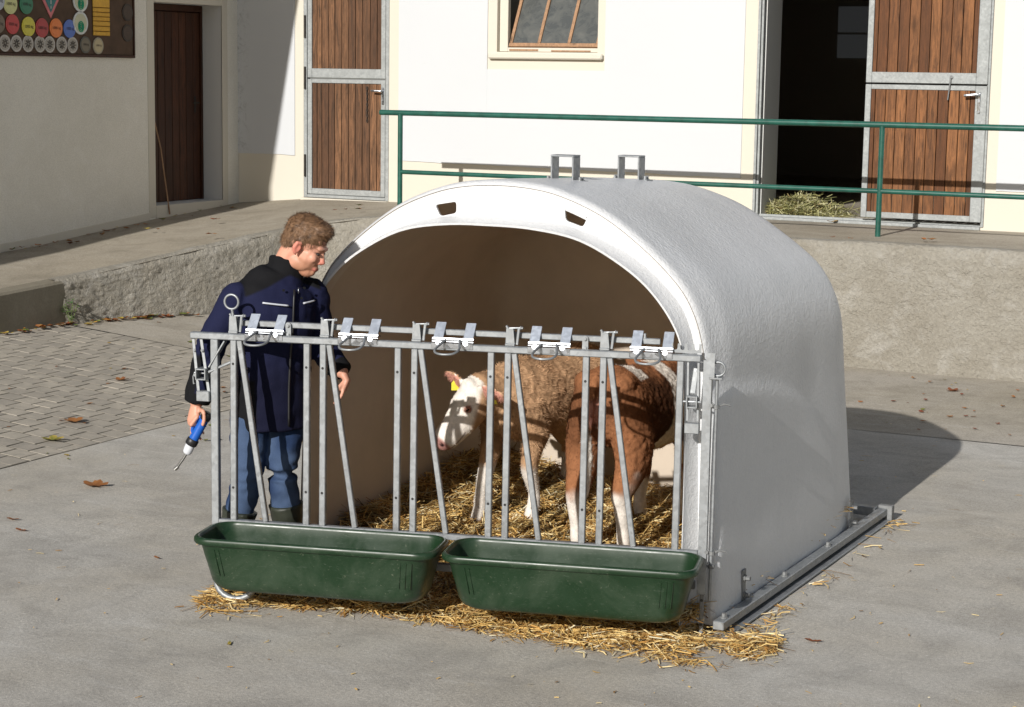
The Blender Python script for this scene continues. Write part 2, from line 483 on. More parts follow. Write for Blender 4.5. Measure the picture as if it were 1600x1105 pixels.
# ------------------------------------------------------------------ ramp, retaining wall and kerb
SEC = [((9, 15.77, 1.06), (9, 17.83, 1.07)), ((-8.5, 15.77, 1.06), (-9.5, 17.83, 1.06)), ((-9.5, 15.75, 1.045), (-10.5, 17.83, 1.05)),
       ((-10.0, 15.5, .97), (-11.6, 17.83, 1.03)), ((-10.18, 15.05, .90), (-12.49, 17.83, .95)), ((-10.46, 14.31, .793), (-12.49, 16.3, .86)),
       ((-10.77, 13.5, .668), (-12.49, 14.45, .72)), ((-10.92, 12.97, .60), (-12.49, 13.9, .69)), ((-10.93, 12.16, .565), (-12.49, 13.0, .64)),
       ((-10.93, 5, .35), (-12.49, 5, .4))]
V = []; nU = 14; rows = []
for i in range(len(SEC)-1):
    (a0, b0), (a1, b1) = SEC[i], SEC[i+1]
    L = (Vector(a1)-Vector(a0)).length; st = max(1, min(70, int(L/.22)))
    for k in range(st+(1 if i == len(SEC)-2 else 0)):
        t = k/st; rows.append((Vector(a0).lerp(Vector(a1), t), Vector(b0).lerp(Vector(b1), t)))
for a, b in rows:
    for j in range(nU+1):
        p = a.lerp(b, j/nU); d = .008*noise.noise((p.x*1.7, p.y*1.7, 5)); V.append((p.x, p.y, p.z+d))
F = [(i*(nU+1)+j, i*(nU+1)+j+1, (i+1)*(nU+1)+j+1, (i+1)*(nU+1)+j) for i in range(len(rows)-1) for j in range(nU)]
ramp = MB().add(V, F).build('ramp', M_RAMP, smooth=True); tag(ramp, kind='structure')

def dense(pts, step):
    out = []
    for i in range(len(pts)-1):
        a, b = Vector(pts[i]), Vector(pts[i+1]); n = max(1, int((b-a).length/step))
        out += [a.lerp(b, k/n) for k in range(n)]
    return out+[Vector(pts[-1])]
def smooth_pts(P, it):
    for _ in range(it):
        P = [P[0]]+[(P[i-1]+P[i]*2+P[i+1])/4 for i in range(1, len(P)-1)]+[P[-1]]
    return P
# x, y, base z, top z as (x, y, top) lists; finer where the camera sees it
coarse = dense([(9, 15.75, 1.06), (-2.2, 15.75, 1.06)], .8)[:-1]
fine_r = dense([(-2.2, 15.75, 1.06), (-5.6, 15.75, 1.06)], .022)[:-1]
mid = dense([(-5.6, 15.75, 1.06), (-9.2, 15.75, 1.055)], .3)[:-1]
fine_l = smooth_pts(dense([(-9.2, 15.75, 1.055), (-9.6, 15.73, 1.04), (-10.0, 15.5, .965), (-10.18, 15.05, .90), (-10.46, 14.31, .793), (-10.77, 13.5, .668), (-10.93, 12.9, .60)], .022), 60)
path = coarse+fine_r+mid+fine_l
nz = 52; V = []
for i, p in enumerate(path):
    t = (path[min(i+1, len(path)-1)]-path[max(i-1, 0)]); n = Vector((-t.y, t.x, 0)).normalized()   # heading -x: outward normal is towards -y
    if n.y > 0 and abs(n.y) > .3: n = -n
    if n.x < 0 and abs(n.y) <= .3: n = -n
    base = zf(p.x)-.03
    for j in range(nz+4):
        if j <= nz:
            z = base+(p.z-base)*j/nz
            q = Vector((p.x, p.y, z))
            d = .010*noise.fractal(q*7, .8, 2, 5)+.014*abs(noise.noise(q*19))+.013*abs(noise.noise(q*36))+.02*noise.noise(q*1.4)
            if j > nz-4: d -= .006*(j-nz+4)
            q = q+n*(d+.01)
        else:
            k = j-nz; q = Vector((p.x, p.y, p.z+.010+.002*k))-n*(.05*k-.03)+Vector((0, 0, .008*noise.noise(p*5)))
        V.append(q)
m_ = nz+4
F = [(i*m_+j, i*m_+j+1, (i+1)*m_+j+1, (i+1)*m_+j) for i in range(len(path)-1) for j in range(m_-1)]
rw = thing('retaining_wall', 'rough rendered retaining wall that carries the ramp behind the white hut', 'wall', (-6, 15.8, 0))
MB().add(V, F).build('render_coat', M_RWALL, rw, smooth=True)
MB().bx(-9.4, 9, 15.80, 16.0, -.05, 1.0).build('core', M_RWALL, rw)

kb = thing('concrete_kerb', 'low smooth brownish concrete kerb at the left end of the rough wall', 'kerb', (-11.0, 12, zf(-11)))
P = []
mbk = MB()
ys = [5+.2*i for i in range(0, 40)]+[13.0]
V = []
for yy in ys:
    t = (yy-5)/(12.16-5); zt = .35+(.565-.35)*t if yy < 12.16 else .565+(yy-12.16)*.042
    for (dx, dz) in ((0, None), (0, -.02), (-.02, 0), (-.2, 0), (-.2, None)):
        z = zf(-10.9)-.04 if dz is None else zt+dz+.006
        V.append((-10.895+dx+.006*noise.noise((yy*2, dx, z*3)), yy, z))
n5 = 5
F = [(i*n5+j, i*n5+j+1, (i+1)*n5+j+1, (i+1)*n5+j) for i in range(len(ys)-1) for j in range(4)]
F += [(0, 1, 2, 3, 4), tuple(len(V)-5+k for k in (4, 3, 2, 1, 0))]
mbk.add(V, F).build('kerb_stone', M_KERB, kb)

# ------------------------------------------------------------------ the stable building at the back
YW = 17.80
stb = thing('stable_building', 'white plastered stable building with cream plinth and doors behind the railing', 'building', (-8, YW, 1.0))
XL, XR, ZB, ZT = -12.46, 9.0, .8, 5.6
OPEN = [(-11.59, -10.51, 1.05, 3.62), (-9.225, -8.085, 2.65, 3.95), (-6.39, -4.13, 1.09, 3.75)]
def cells(xs, zs, inside):
    out = []
    for i in range(len(xs)-1):
        for j in range(len(zs)-1):
            cxm, czm = (xs[i]+xs[i+1])/2, (zs[j]+zs[j+1])/2
            if inside(cxm, czm): out.append((xs[i], xs[i+1], zs[j], zs[j+1]))
    return out
def hole(x, z): return any(a < x < b and c < z < d for a, b, c, d in OPEN)
xs = sorted({XL, XR}|{o[0] for o in OPEN}|{o[1] for o in OPEN}); zs = sorted({ZB, ZT}|{o[2] for o in OPEN}|{o[3] for o in OPEN})
mb = MB()
for a, b, c, d in cells(xs, zs, lambda x, z: not hole(x, z)):
    mb.add([(a, YW+.01, c), (b, YW+.01, c), (b, YW+.01, d), (a, YW+.01, d)], [(0, 1, 2, 3)])
depths = [.09, .30, .50]
for (a, b, c, d), dp in zip(OPEN, depths):
    y0, y1 = YW+.01, YW+.01+dp
    for q in ([(a, y0, c), (a, y1, c), (a, y1, d), (a, y0, d)], [(b, y0, c), (b, y0, d), (b, y1, d), (b, y1, c)],
              [(a, y0, d), (a, y1, d), (b, y1, d), (b, y0, d)], [(a, y0, c), (b, y0, c), (b, y1, c), (a, y1, c)]):
        mb.add(q, [(0, 1, 2, 3)])
wallo = mb.build('wall', M_CREAM, stb)
# white plaster coat: 10 mm proud of the cream, with a wavering lower edge and cream bands left open round the openings
BAND = [(-11.70, -10.39, .8, 5.0), (-9.33, -8.0, 2.47, 5.0), (-6.52, -4.03, .8, 5.0)]
def inband(x, z): return any(a < x < b and c < z < d for a, b, c, d in BAND)
mb = MB(); step = .06
xs = sorted({XL, XR}|{o[0] for o in BAND}|{o[1] for o in BAND})
def zline(x): return 1.487-.0095*(x+10)+.014*noise.noise((x*2.3, 1, 0))+.006*noise.noise((x*11, 4, 0))
for i in range(len(xs)-1):
    a, b = xs[i], xs[i+1]; c = (a+b)/2
    if inband(c, 1.5): continue
    mb = MB(); n = max(1, int((b-a)/step))
    winz = [(1.48, 5.6)] if not inband(c, 3.0) else [(1.48, 2.47)]
    for k in range(n):
        x0, x1 = a+(b-a)*k/n, a+(b-a)*(k+1)/n
        zt = winz[0][1]
        z0, z1 = zline(x0), zline(x1)
        wob = [noise.noise((x*.9, z*.9, 8))*.004 for x, z in ((x0, z0), (x1, z1))]
        mb.add([(x0, YW+wob[0], z0), (x1, YW+wob[1], z1), (x1, YW, zt), (x0, YW, zt), (x0, YW+.011, z0), (x1, YW+.011, z1), (x1, YW+.011, zt), (x0, YW+.011, zt)],
               [(0, 1, 2, 3), (0, 4, 5, 1)]+([(0, 3, 7, 4)] if k == 0 else [])+([(1, 5, 6, 2)] if k == n-1 else [])+[(3, 2, 6, 7)])
    mb.build('plaster_coat', M_WHITE, stb)
roof = MB().bx(XL, XR, 17.81, 26, 5.6, 5.75).build('roof_slab', M_DARKMETAL, stb)

# left stable door: galvanised frame, two leaves of boards
def planks(parent, x0, x1, z0, z1, y, n, material, th=.022, widths=None):
    ws = widths or [1.0]*n; tot = sum(ws); x = x0; cache = {}
    for w in ws:
        ww = (x1-x0)*w/tot; key = round(ww, 4)
        if key not in cache: cache[key] = MB().box((0, 0, 0), (ww-.006, th, z1-z0), None, .003).mesh('plank', material)
        link('plank', cache[key], parent, (x+ww/2, y+random.uniform(-.0015, .0015), (z0+z1)/2+random.uniform(-.002, .002)))
        x += ww
mb = MB(); y0 = YW+.005
for b in ((-11.588, -11.545, y0, y0+.07, 1.052, 3.6), (-10.553, -10.512, y0, y0+.07, 1.052, 3.6), (-11.545, -10.553, y0+.002, y0+.06, 1.054, 1.085)):
    mb.bx(*b, bev=.004)
dl = mb.build('stable_door', M_DFRAME, stb)
for (z0, z1) in ((1.092, 2.338), (2.352, 3.58)):
    m2 = MB(); ya, yb = y0+.004, y0+.05; bot, top = (.062, .042) if z0 < 2 else (.10, .06)
    m2.bx(-11.54, -11.485, ya, yb, z0, z1, .004); m2.bx(-10.612, -10.558, ya, yb, z0, z1, .004)
    m2.bx(-11.485, -10.612, ya+.002, yb, z0, z0+bot, .004); m2.bx(-11.485, -10.612, ya+.002, yb, z1-top, z1, .004)
    leaf = m2.build('leaf_frame', M_DFRAME, dl)
    # planks are sub-parts of the door
    planks(dl, -11.487, -10.610, z0+bot, z1-top, y0+.030, 11, M_WOODL, widths=[.7, .7, 1, .9, 1, 1, 1, 1, 1.1, 1, .7])
for z in (2.90, 2.35, 1.40):
    MB().tube([(-11.565, y0-.012, z-.12), (-11.565, y0-.012, z+.12)], .012, 8).build('hinge', M_DARKMETAL, dl, smooth=40)
MB().bx(-10.598, -10.57, y0-.006, y0+.004, 2.08, 2.26, .003).tube([(-10.584, y0, 2.222), (-10.584, y0-.05, 2.222), (-10.60, y0-.055, 2.222), (-10.70, y0-.05, 2.225)], .011, 8).build('handle', M_ZINC, dl, smooth=40)
mb = MB()
for k in range(13):
    z = 2.25-k*.029; a = (k % 2)*math.pi/2
    mb.tube([(-10.785+.009*math.cos(t)*math.cos(a), y0+.008+.009*math.cos(t)*math.sin(a)*.6, z+.018*math.sin(t)) for t in [i*math.pi/4 for i in range(8)]], .0035, 5, closed=True)
mb.build('chain', M_DARKMETAL, dl)
MB().bx(-11.60, -10.50, YW-.05, YW+.09, .98, 1.05, .006).build('door_step', M_CREAM, stb)

# window with a sash tilted inwards
mb = MB()
a, b, c, d = OPEN[1]; yf = YW+.06
mb.bx(a+.004, a+.10, yf, yf+.06, c+.004, d, .004); mb.bx(b-.012, b-.003, yf, yf+.06, c+.004, d, .002); mb.bx(a+.1, b-.012, yf+.002, yf+.06, c+.003, c+.045, .004)
win = mb.build('window', M_CREAM, stb)
MB().bx(-9.305, -8.012, YW-.05, YW+.05, 2.578, 2.634, .014).build('sill', M_CREAM, win)
tl = math.radians(27); oz = c+.048; oy = yf+.02
Rt = Matrix.Rotation(-tl, 3, 'X')
def sash_pt(x, h): return Vector((x, oy+h*math.sin(tl), oz+h*math.cos(tl)))
mb = MB(); sx0, sx1 = a+.108, b-.02
mb.beam(sash_pt(sx0, .022), sash_pt(sx1, .022), .045, .04, .003, up=(0, math.sin(tl), math.cos(tl)))
for x in (sx0+.016, sx0+.335, sx0+.675, sx1-.016):
    mb.beam(sash_pt(x, .045), sash_pt(x, 1.2), .034, .036, .003, up=(0, math.cos(tl), -math.sin(tl)))
mb.build('sash', M_SASH, win)
def glass_mat():
    m = NM('dusty_glass', (.075, .08, .078), .12, 0, .6); v = m.coord()
    n = m.noise(v, 7, 6, .7, .8); s = m.noise(v, 45, 4, .8)
    c = m.mix(m.ramp(n, (.4, 0), (.8, .7)), (.075, .08, .078), (.14, .14, .12))
    c = m.mix(m.ramp(s, (.68, 0), (.76, .8)), c, (.3, .26, .18)); m.col(c); m.rough(m.ramp(n, (.3, .15), (.7, .5))); return m.m
M_GLASS = glass_mat()
edges = [sx0+.033, sx0+.318, sx0+.352, sx0+.658, sx0+.692, sx1-.033]
for k in range(3):
    for (h0, h1, off) in ((.047, .36, 0), (.355, 1.18, .006)):
        A, B = edges[2*k], edges[2*k+1]; o_ = Vector((0, math.cos(tl), -math.sin(tl)))*(off+.006)
        q = [sash_pt(A, h0)-o_*0, sash_pt(B, h0), sash_pt(B, h1), sash_pt(A, h1)]; nn = Vector((0, -math.cos(tl), math.sin(tl)))
        V = [p-nn*(off) for p in q]+[p-nn*(off+.004) for p in q]
        MB().add(V, [(0, 1, 2, 3), (7, 6, 5, 4), (0, 4, 5, 1), (1, 5, 6, 2), (2, 6, 7, 3), (3, 7, 4, 0)]).build('pane', M_GLASS, win)
mb = MB(); mb.bx(a+.12, a+.45, YW+.055, YW+.064, c+.012, c+.03).bx(a+.6, b-.1, YW+.055, YW+.062, c+.008, c+.022)
mb.build('weather_strip', M_SASH, win)

# doorway on the right: steel jamb, open half, boarded leaf
mb = MB()
mb.bx(-6.388, -6.362, YW-.004, YW+.06, 1.09, 3.74, .003); mb.bx(-6.358, -6.335, YW+.012, YW+.075, 1.09, 3.74, .003)
mb.bx(-4.158, -4.132, YW-.004, YW+.08, 1.09, 3.74, .003)
mb.bx(-6.335, -4.158, YW-.02, YW+.05, 1.062, 1.092, .004); mb.bx(-6.335, -4.158, YW+.052, YW+.07, 1.08, 1.112, .003)
dw = mb.build('doorway_frame', M_DFRAME, stb)
y0 = YW-.03
lf = MB()
lx0, lx1 = -5.292, -4.15
mb = MB()
for (z0, z1, bot, top) in ((1.135, 2.385, .055, .045), (2.40, 3.72, .10, .06)):
    mb.bx(lx0, lx0+.055, y0, y0+.045, z0, z1, .004); mb.bx(lx1-.105, lx1, y0, y0+.045, z0, z1, .004)
    mb.bx(lx0+.055, lx1-.105, y0+.002, y0+.045, z0, z0+bot, .004); mb.bx(lx0+.055, lx1-.105, y0+.002, y0+.045, z1-top, z1, .004)
leaf = mb.build('boarded_door', M_DFRAME, stb)
for (z0, z1, bot, top) in ((1.135, 2.385, .055, .045), (2.40, 3.72, .10, .06)):
    planks(leaf, lx0+.054, lx1-.104, z0+bot-.004, z1-top+.004, y0+.022, 11, M_WOOD, widths=[.42, 1, 1, 1, 1, 1, 1, 1, 1, 1, .5])
MB().beam((-4.485, y0-.012, 2.475), (-4.505, y0-.02, 2.25), .022, .01, .002).bolt((-4.483, y0, 2.46), (0, -1, 0), .012, .02).build('latch', M_GALVD, leaf)
MB().bx(-4.232, -4.205, y0-.006, y0+.002, 2.13, 2.33, .003).tube([(-4.218, y0, 2.305), (-4.218, y0-.05, 2.305), (-4.235, y0-.055, 2.305), (-4.345, y0-.05, 2.295)], .013, 8).build('handle', M_ZINC, leaf, smooth=40)
# stable inside
ix0, ix1, iy0, iy1, iz0, iz1 = -9.5, -1.5, YW+.515, 26, 1.05, 5.2
mb = MB()
mb.add([(ix0, iy0, iz0), (ix1, iy0, iz0), (ix1, iy1, iz0), (ix0, iy1, iz0)], [(0, 1, 2, 3)], 1)
mb.add([(ix0, iy0, iz1), (ix1, iy0, iz1), (ix1, iy1, iz1), (ix0, iy1, iz1)], [(3, 2, 1, 0)])
mb.add([(ix0, iy0, iz0), (ix0, iy1, iz0), (ix0, iy1, iz1), (ix0, iy0, iz1)], [(0, 1, 2, 3)])
mb.add([(ix1, iy0, iz0), (ix1, iy1, iz0), (ix1, iy1, iz1), (ix1, iy0, iz1)], [(3, 2, 1, 0)])
mb.add([(ix0, iy1, iz0), (ix1, iy1, iz0), (ix1, iy1, iz1), (ix0, iy1, iz1)], [(0, 1, 2, 3)])
a, b = OPEN[2][0], OPEN[2][1]
mb.add([(ix0, iy0, iz0), (a, iy0, iz0), (a, iy0, iz1), (ix0, iy0, iz1)], [(3, 2, 1, 0)]); mb.add([(b, iy0, iz0), (ix1, iy0, iz0), (ix1, iy0, iz1), (b, iy0, iz1)], [(3, 2, 1, 0)])
mb.add([(a, iy0, 3.75), (b, iy0, 3.75), (b, iy0, iz1), (a, iy0, iz1)], [(3, 2, 1, 0)])
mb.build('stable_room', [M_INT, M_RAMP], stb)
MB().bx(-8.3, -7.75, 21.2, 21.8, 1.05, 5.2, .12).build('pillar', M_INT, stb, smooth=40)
# pale side of the open door reveal
MB().bx(-6.334, -6.326, YW+.08, YW+.51, 1.095, 3.74).build('reveal_lining', M_GREYP, stb)
mb = MB()
for p in ((-8.15, -7.65, 2.70, 3.02), (-7.62, -7.1, 2.70, 3.02), (-8.15, -7.65, 3.05, 3.4), (-7.62, -7.1, 3.05, 3.4)):
    mb.bx(p[0], p[1], 25.94, 25.96, p[2], p[3])
pm = NM('back_window_light', (.2, .2, .2), .6); pm.b.inputs['Emission Color'].default_value = (.75, .8, .85, 1); pm.b.inputs['Emission Strength'].default_value = .022
mb.build('back_window', pm.m, stb)

# ------------------------------------------------------------------ building on the left, its door and eave
XW = -12.45
lb = thing('side_building', 'roughcast side building in shade with a brown boarded door and award board', 'building', (XW, 14, .7))
DY0, DY1, DZ0, DZ1 = 16.30, 17.50, 1.0, 3.11
ys = sorted({-8.0, DY0, DY1, 17.80}); zs = sorted({.2, DZ0, DZ1, 5.2})
mb = MB()
for i in range(len(ys)-1):
    for j in range(len(zs)-1):
        ym, zm = (ys[i]+ys[i+1])/2, (zs[j]+zs[j+1])/2
        if DY0 < ym < DY1 and DZ0 < zm < DZ1: continue
        mb.add([(XW, ys[i], zs[j]), (XW, ys[i+1], zs[j]), (XW, ys[i+1], zs[j+1]), (XW, ys[i], zs[j+1])], [(0, 1, 2, 3)])
mb.build('wall', M_LWALL, lb)
mb = MB(); xb = XW-.30
mb.add([(XW, DY0, DZ0), (xb, DY0, DZ0), (xb, DY0, DZ1), (XW, DY0, DZ1)], [(0, 1, 2, 3)]); mb.add([(XW, DY1, DZ0), (xb, DY1, DZ0), (xb, DY1, DZ1), (XW, DY1, DZ1)], [(3, 2, 1, 0)])
mb.add([(XW, DY0, DZ1), (xb, DY0, DZ1), (xb, DY1, DZ1), (XW, DY1, DZ1)], [(0, 1, 2, 3)]); mb.add([(XW, DY0, DZ0), (xb, DY0, DZ0), (xb, DY1, DZ0), (XW, DY1, DZ0)], [(3, 2, 1, 0)])
mb.build('door_recess', M_GREYP, lb)
mb = MB(); t = XW+.006
mb.bx(XW-.01, t, DY0-.115, DY0, .88, DZ1+.10, .003); mb.bx(XW-.01, t-.001, DY0, DY1, DZ1, DZ1+.10, .003); mb.bx(XW-.01, t, DY1, DY1+.10, .93, DZ1+.10, .003)
mb.bx(XW-.01, t+.006, DY0, DY1, .86, DZ0, .006)
V = []
pl = [(-8, .30), (5, .38), (13, .63), (13.9, .69), (14.45, .72), (16.19, .855)]
for yy, z in pl:
    V += [(XW+.012, yy, z-.06), (XW+.012, yy, z+.075), (XW-.01, yy, z+.085)]
mb.add(V, [(i*3+j, i*3+j+1, (i+1)*3+j+1, (i+1)*3+j) for i in range(len(pl)-1) for j in range(2)])
mb.build('cream_trim', M_CREAM, lb)
mb = MB(); mb.bx(xb+.002, xb+.05, DY0+.004, DY0+.03, DZ0, DZ1-.004, .003); mb.bx(xb+.002, xb+.05, DY1-.035, DY1-.004, DZ0, DZ1-.004, .003); mb.bx(xb+.002, xb+.05, DY0+.03, DY1-.035, DZ1-.07, DZ1-.005, .003)
mb.bx(xb-.06, xb-.002, DY0-.05, DY1+.05, DZ0-.05, DZ1+.05)
bd = mb.build('brown_door', M_DKDOOR, lb)
n = 9; w = (DY1-.037-DY0-.032)/n
pm_ = MB().box((0, 0, 0), (.025, w-.007, DZ1-.075-DZ0-.01), None, .004).mesh('plank', M_DKDOOR)
for k in range(n): link('plank', pm_, bd, (xb+.02, DY0+.031+w*(k+.5), (DZ0+DZ1-.075)/2))
MB().bx(xb+.034, xb+.04, DY1-.15, DY1-.12, 1.95, 2.13, .002).tube([(xb+.04, DY1-.135, 2.06), (xb+.09, DY1-.135, 2.06), (xb+.09, DY1-.24, 2.06)], .009, 8).build('handle', M_DARKMETAL, bd)
# eave over the left wall (unseen, its edge bent so that it throws the slanting shadow on the stable wall and the strip on the ramp)
he = 5.2; ep = [(-12.9, -8), (-11.95, -8), (-11.95, 3.6), (-12.03, 8.7), (-11.65, 13.4), (-11.30, 17.79), (-12.9, 17.79)]
MB().prism(ep, he, he+.14, 2).build('eave', M_DARKMETAL, lb)
st = MB().tube([(-12.42, 16.50, .90), (-12.50, 16.46, 1.6), (-12.62, 16.36, 2.3)], .008, 6).build('leaning_stick', M_SASH)
tag(st, 'thin wooden stick leaning in the brown door recess', 'stick')

# ------------------------------------------------------------------ award board
ab = thing('award_board', 'brown wooden award board hung with coloured round badges on the side building', 'board', (XW, 14.6, 3.1))
bx_ = XW+.02
M_BOARD = plain('board_felt', (.085, .05, .03), .85, var=.2, scale=9, bump=.1)
MB().bx(XW+.004, bx_, 13.0, 15.93, 2.555, 4.1, .003).build('backing', M_BOARD, ab)
mb = MB(); mb.bx(XW+.004, bx_+.014, 13.0, 15.95, 2.528, 2.555, .003); mb.bx(XW+.004, bx_+.013, 15.93, 15.952, 2.555, 4.1, .003)
mb.build('frame', M_DKDOOR, ab)
def disc_mesh(r, rim, th=.008):
    mb = MB(); n = 28
    for (ra, x0, x1, mi) in ((r, 0, th, 1 if rim else 0), (r*.8, th, th+.002, 0)):
        V = [(x, ra*math.cos(2*math.pi*k/n), ra*math.sin(2*math.pi*k/n)) for x in (x0, x1) for k in range(n)]
        F = [tuple(range(n, 2*n))]+[(k, (k+1) % n, n+(k+1) % n, n+k) for k in range(n)]
        mb.add(V, F, mi)
    return mb
def badge(name, y, z, r, c, rim=None, text=None, metal=0, rough=.4, tcol=(.03, .02, .02), x=0):
    ma = plain('badge_paint', c, rough, metal, var=.06, scale=40, bump=.05); mats = [ma]
    if rim: mats.append(plain('badge_rim', rim, rough, metal, var=.15, scale=60, bump=.3))
    o = disc_mesh(r, rim is not None).build(name, mats if rim else [ma, ma], ab, loc=(bx_+.001+x, y, z))
    if text: letter(text, o, r*.42, r*.012, tcol)
    return o
tmats = {}
def letter(lines, parent, size, off, col, dy=0, dz=0):
    if col not in tmats: tmats[col] = plain('print_ink', col, .7, var=.05, bump=0)
    for i, (s, sz, up) in enumerate(lines):
        cu_ = bpy.data.curves.new('lettering', 'FONT'); cu_.body = s; cu_.size = size*sz; cu_.align_x = 'CENTER'; cu_.align_y = 'CENTER'
        to = bpy.data.objects.new('lettering', cu_); COL.objects.link(to)
        dg = bpy.context.evaluated_depsgraph_get(); me = bpy.data.meshes.new_from_object(to.evaluated_get(dg))
        bpy.data.objects.remove(to); me.materials.clear(); me.materials.append(tmats[col])
        R = Matrix(((0, 0, 1), (1, 0, 0), (0, 1, 0))).to_4x4()
        me.transform(Matrix.Translation((.0135, dy, up*size+dz)) @ R)
        o = link('lettering', me, parent)
KG = [('1000 kg', 1.0, 0.0)]
DISC = [(14.126, 2.819, .092, lin(190, 45, 45)), (14.347, 2.803, .092, lin(205, 195, 50)), (14.536, 2.796, .092, lin(170, 38, 40)), (14.739, 2.800, .092, lin(225, 120, 40)), (14.936, 2.798, .088, lin(70, 105, 185)),
        (14.10, 3.005, .094, lin(205, 205, 140)), (14.32, 3.01, .092, lin(15, 115, 80)), (13.93, 2.82, .088, lin(110, 95, 75)), (13.93, 3.03, .09, lin(180, 185, 195))]
for i, (y, z, r, c) in enumerate(DISC): badge('badge', y, z, r, c, None, KG, x=.0005*i)
M_STAR = plain('medal_relief', (.13, .115, .095), .6, .3, bump=.1)
for i, y in enumerate((13.87, 14.015, 14.173, 14.333, 14.504, 14.642, 14.818, 14.979)):
    o = badge('medal', y, 2.642, .078, (.30, .28, .25), (.40, .385, .36), None, .5, .5, x=.0005*(i % 2))
    mb = MB()
    for k in range(8):
        a = k*math.pi/4; mb.tube([(.0115, .012*math.cos(a), .012*math.sin(a)), (.0115, .042*math.cos(a), .042*math.sin(a))], .006, 5)
    mb.build('star', M_STAR, o)
for i, (y, z) in enumerate(((15.172, 2.648), (15.368, 2.642))):
    badge('medal', y, z, .082, (.16, .14, .10) if i == 0 else (.42, .36, .22), (.10, .10, .085) if i == 0 else (.30, .27, .2), [('1000 kg', .8, .1)], .3, .5)
for (y, z) in ((15.105, 3.075), (15.10, 2.858)):
    o = badge('badge', y, z, .112, lin(190, 190, 160), lin(205, 208, 205), None, tcol=(.2, .2, .18), x=.004)
    mb = MB()
    for k, rr_ in enumerate((.05, .034, .018)):
        mb.tube([(.0125+.001*k, rr_*.8*math.cos(t), -.035+rr_*math.sin(t)) for t in [i*math.pi/10 for i in range(20)]], .005, 5, closed=True)
    mb.build('emblem', plain('emblem_green', lin(40, 160, 120), .5, bump=0), o)
for (y, z) in ((15.84, 2.985), (15.835, 2.778), (15.83, 3.19)):
    badge('medal', y, z, .086, (.06, .04, .028), (.035, .026, .02), [('1000', .6, 0)], .2, .5, tcol=(.1, .06, .04))
GOLD = plain('gold_plate', (.52, .30, .035), .38, .45, var=.12, scale=30, bump=.1)
zz = 2.742
for k, h in enumerate((.045, .05, .05, .042, .045, .045)):
    MB().bx(bx_+.001, bx_+.012, 15.293, 15.553, zz, zz+h-.004, .004).bx(bx_+.012, bx_+.015, 15.315, 15.53, zz+.012, zz+h-.016, .002).build('gold_bar', GOLD, ab); zz += h
gp = MB().bx(bx_+.001, bx_+.010, 15.293, 15.555, zz, zz+.26, .004).build('gold_plate', GOLD, ab)
mb = MB(); cyd, czd, hd = 14.668, 3.29, .40
mb.prism([(cyd-.0, czd-hd), (cyd+.27, czd), (cyd, czd+hd), (cyd-.27, czd)], bx_+.001, bx_+.008, 0)
dia = mb.build('diamond_sign', plain('sign_pink', lin(205, 110, 115), .5, bump=0), ab)
MB().prism([(cyd, czd-hd+.055), (cyd+.235, czd), (cyd, czd+hd-.055), (cyd-.235, czd)], bx_+.008, bx_+.011, 0).build('field', plain('sign_teal', lin(25, 110, 110), .5, bump=0), dia)
M_WPRINT = plain('white_print', (.6, .62, .6), .6, bump=0)
mb = MB(); mb.bx(bx_+.0112, bx_+.0125, cyd-.075, cyd-.062, czd-.18, czd+.1)
mb.tube([(bx_+.012, cyd+.006*math.cos(t), czd-.245+.022*math.sin(t)) for t in [i*math.pi/6 for i in range(12)]], .003, 4, closed=True)
mb.tube([(bx_+.012, cyd+.004*math.cos(t), czd-.295+.014*math.sin(t)) for t in [i*math.pi/6 for i in range(12)]], .003, 4, closed=True)
for k in range(4): mb.bx(bx_+.0112, bx_+.0125, cyd-.045, cyd+.10-.02*(k % 2), czd-.155+.028*k, czd-.145+.028*k)
mb.build('print', M_WPRINT, dia)

# ------------------------------------------------------------------ green railing on the retaining wall
rl = thing('hand_railing', 'green painted tubular railing along the edge of the ramp', 'railing', (-7, 16.54, 1.06))
MB().tube([(-9.86, 16.54, 2.03), (-4.76, 16.54, 2.04), (6, 16.54, 2.05)], .027, 12).build('top_rail', M_RAIL, rl, smooth=50)
MB().tube([(-9.63, 16.54, 1.45), (-4.76, 16.54, 1.46), (6, 16.54, 1.465)], .022, 12).build('lower_rail', M_RAIL, rl, smooth=50)
for x in (-9.63, -4.76, .1): MB().tube([(x, 16.54, 1.03), (x, 16.54, 2.03)], .025, 12).build('post', M_RAIL, rl, smooth=50)
# ------------------------------------------------------------------ the white calf hut
XC = -4.02; YF = 7.80
def curve(pts, n):
    """resample a half profile (bottom to top) smoothly, n points by arc length"""
    P = [Vector((a, b, 0)) for a, b in pts]; out = []
    for i in range(len(P)-1):
        p0 = P[max(i-1, 0)]; p1 = P[i]; p2 = P[i+1]
        p3 = P[i+2] if i+2 < len(P) else Vector((-P[i][0], P[i][1], 0))
        for k in range(12):
            t = k/12
            out.append(.5*((2*p1)+(p2-p0)*t+(2*p0-5*p1+4*p2-p3)*t*t+(3*p1-p0-3*p2+p3)*t**3))
    out.append(P[-1])
    L = [0]
    for i in range(1, len(out)): L.append(L[-1]+(out[i]-out[i-1]).length)
    res = []; j = 0
    for k in range(n):
        s = L[-1]*k/(n-1)
        while j < len(L)-2 and L[j+1] < s: j += 1
        t = (s-L[j])/max(1e-9, L[j+1]-L[j]); q = out[j].lerp(out[j+1], t); res.append((q.x, q.y))
    return res
def full(pts, n):
    h = curve(pts, n); return h+[(-a, b) for a, b in h[-2::-1]]      # right bottom -> top -> left bottom
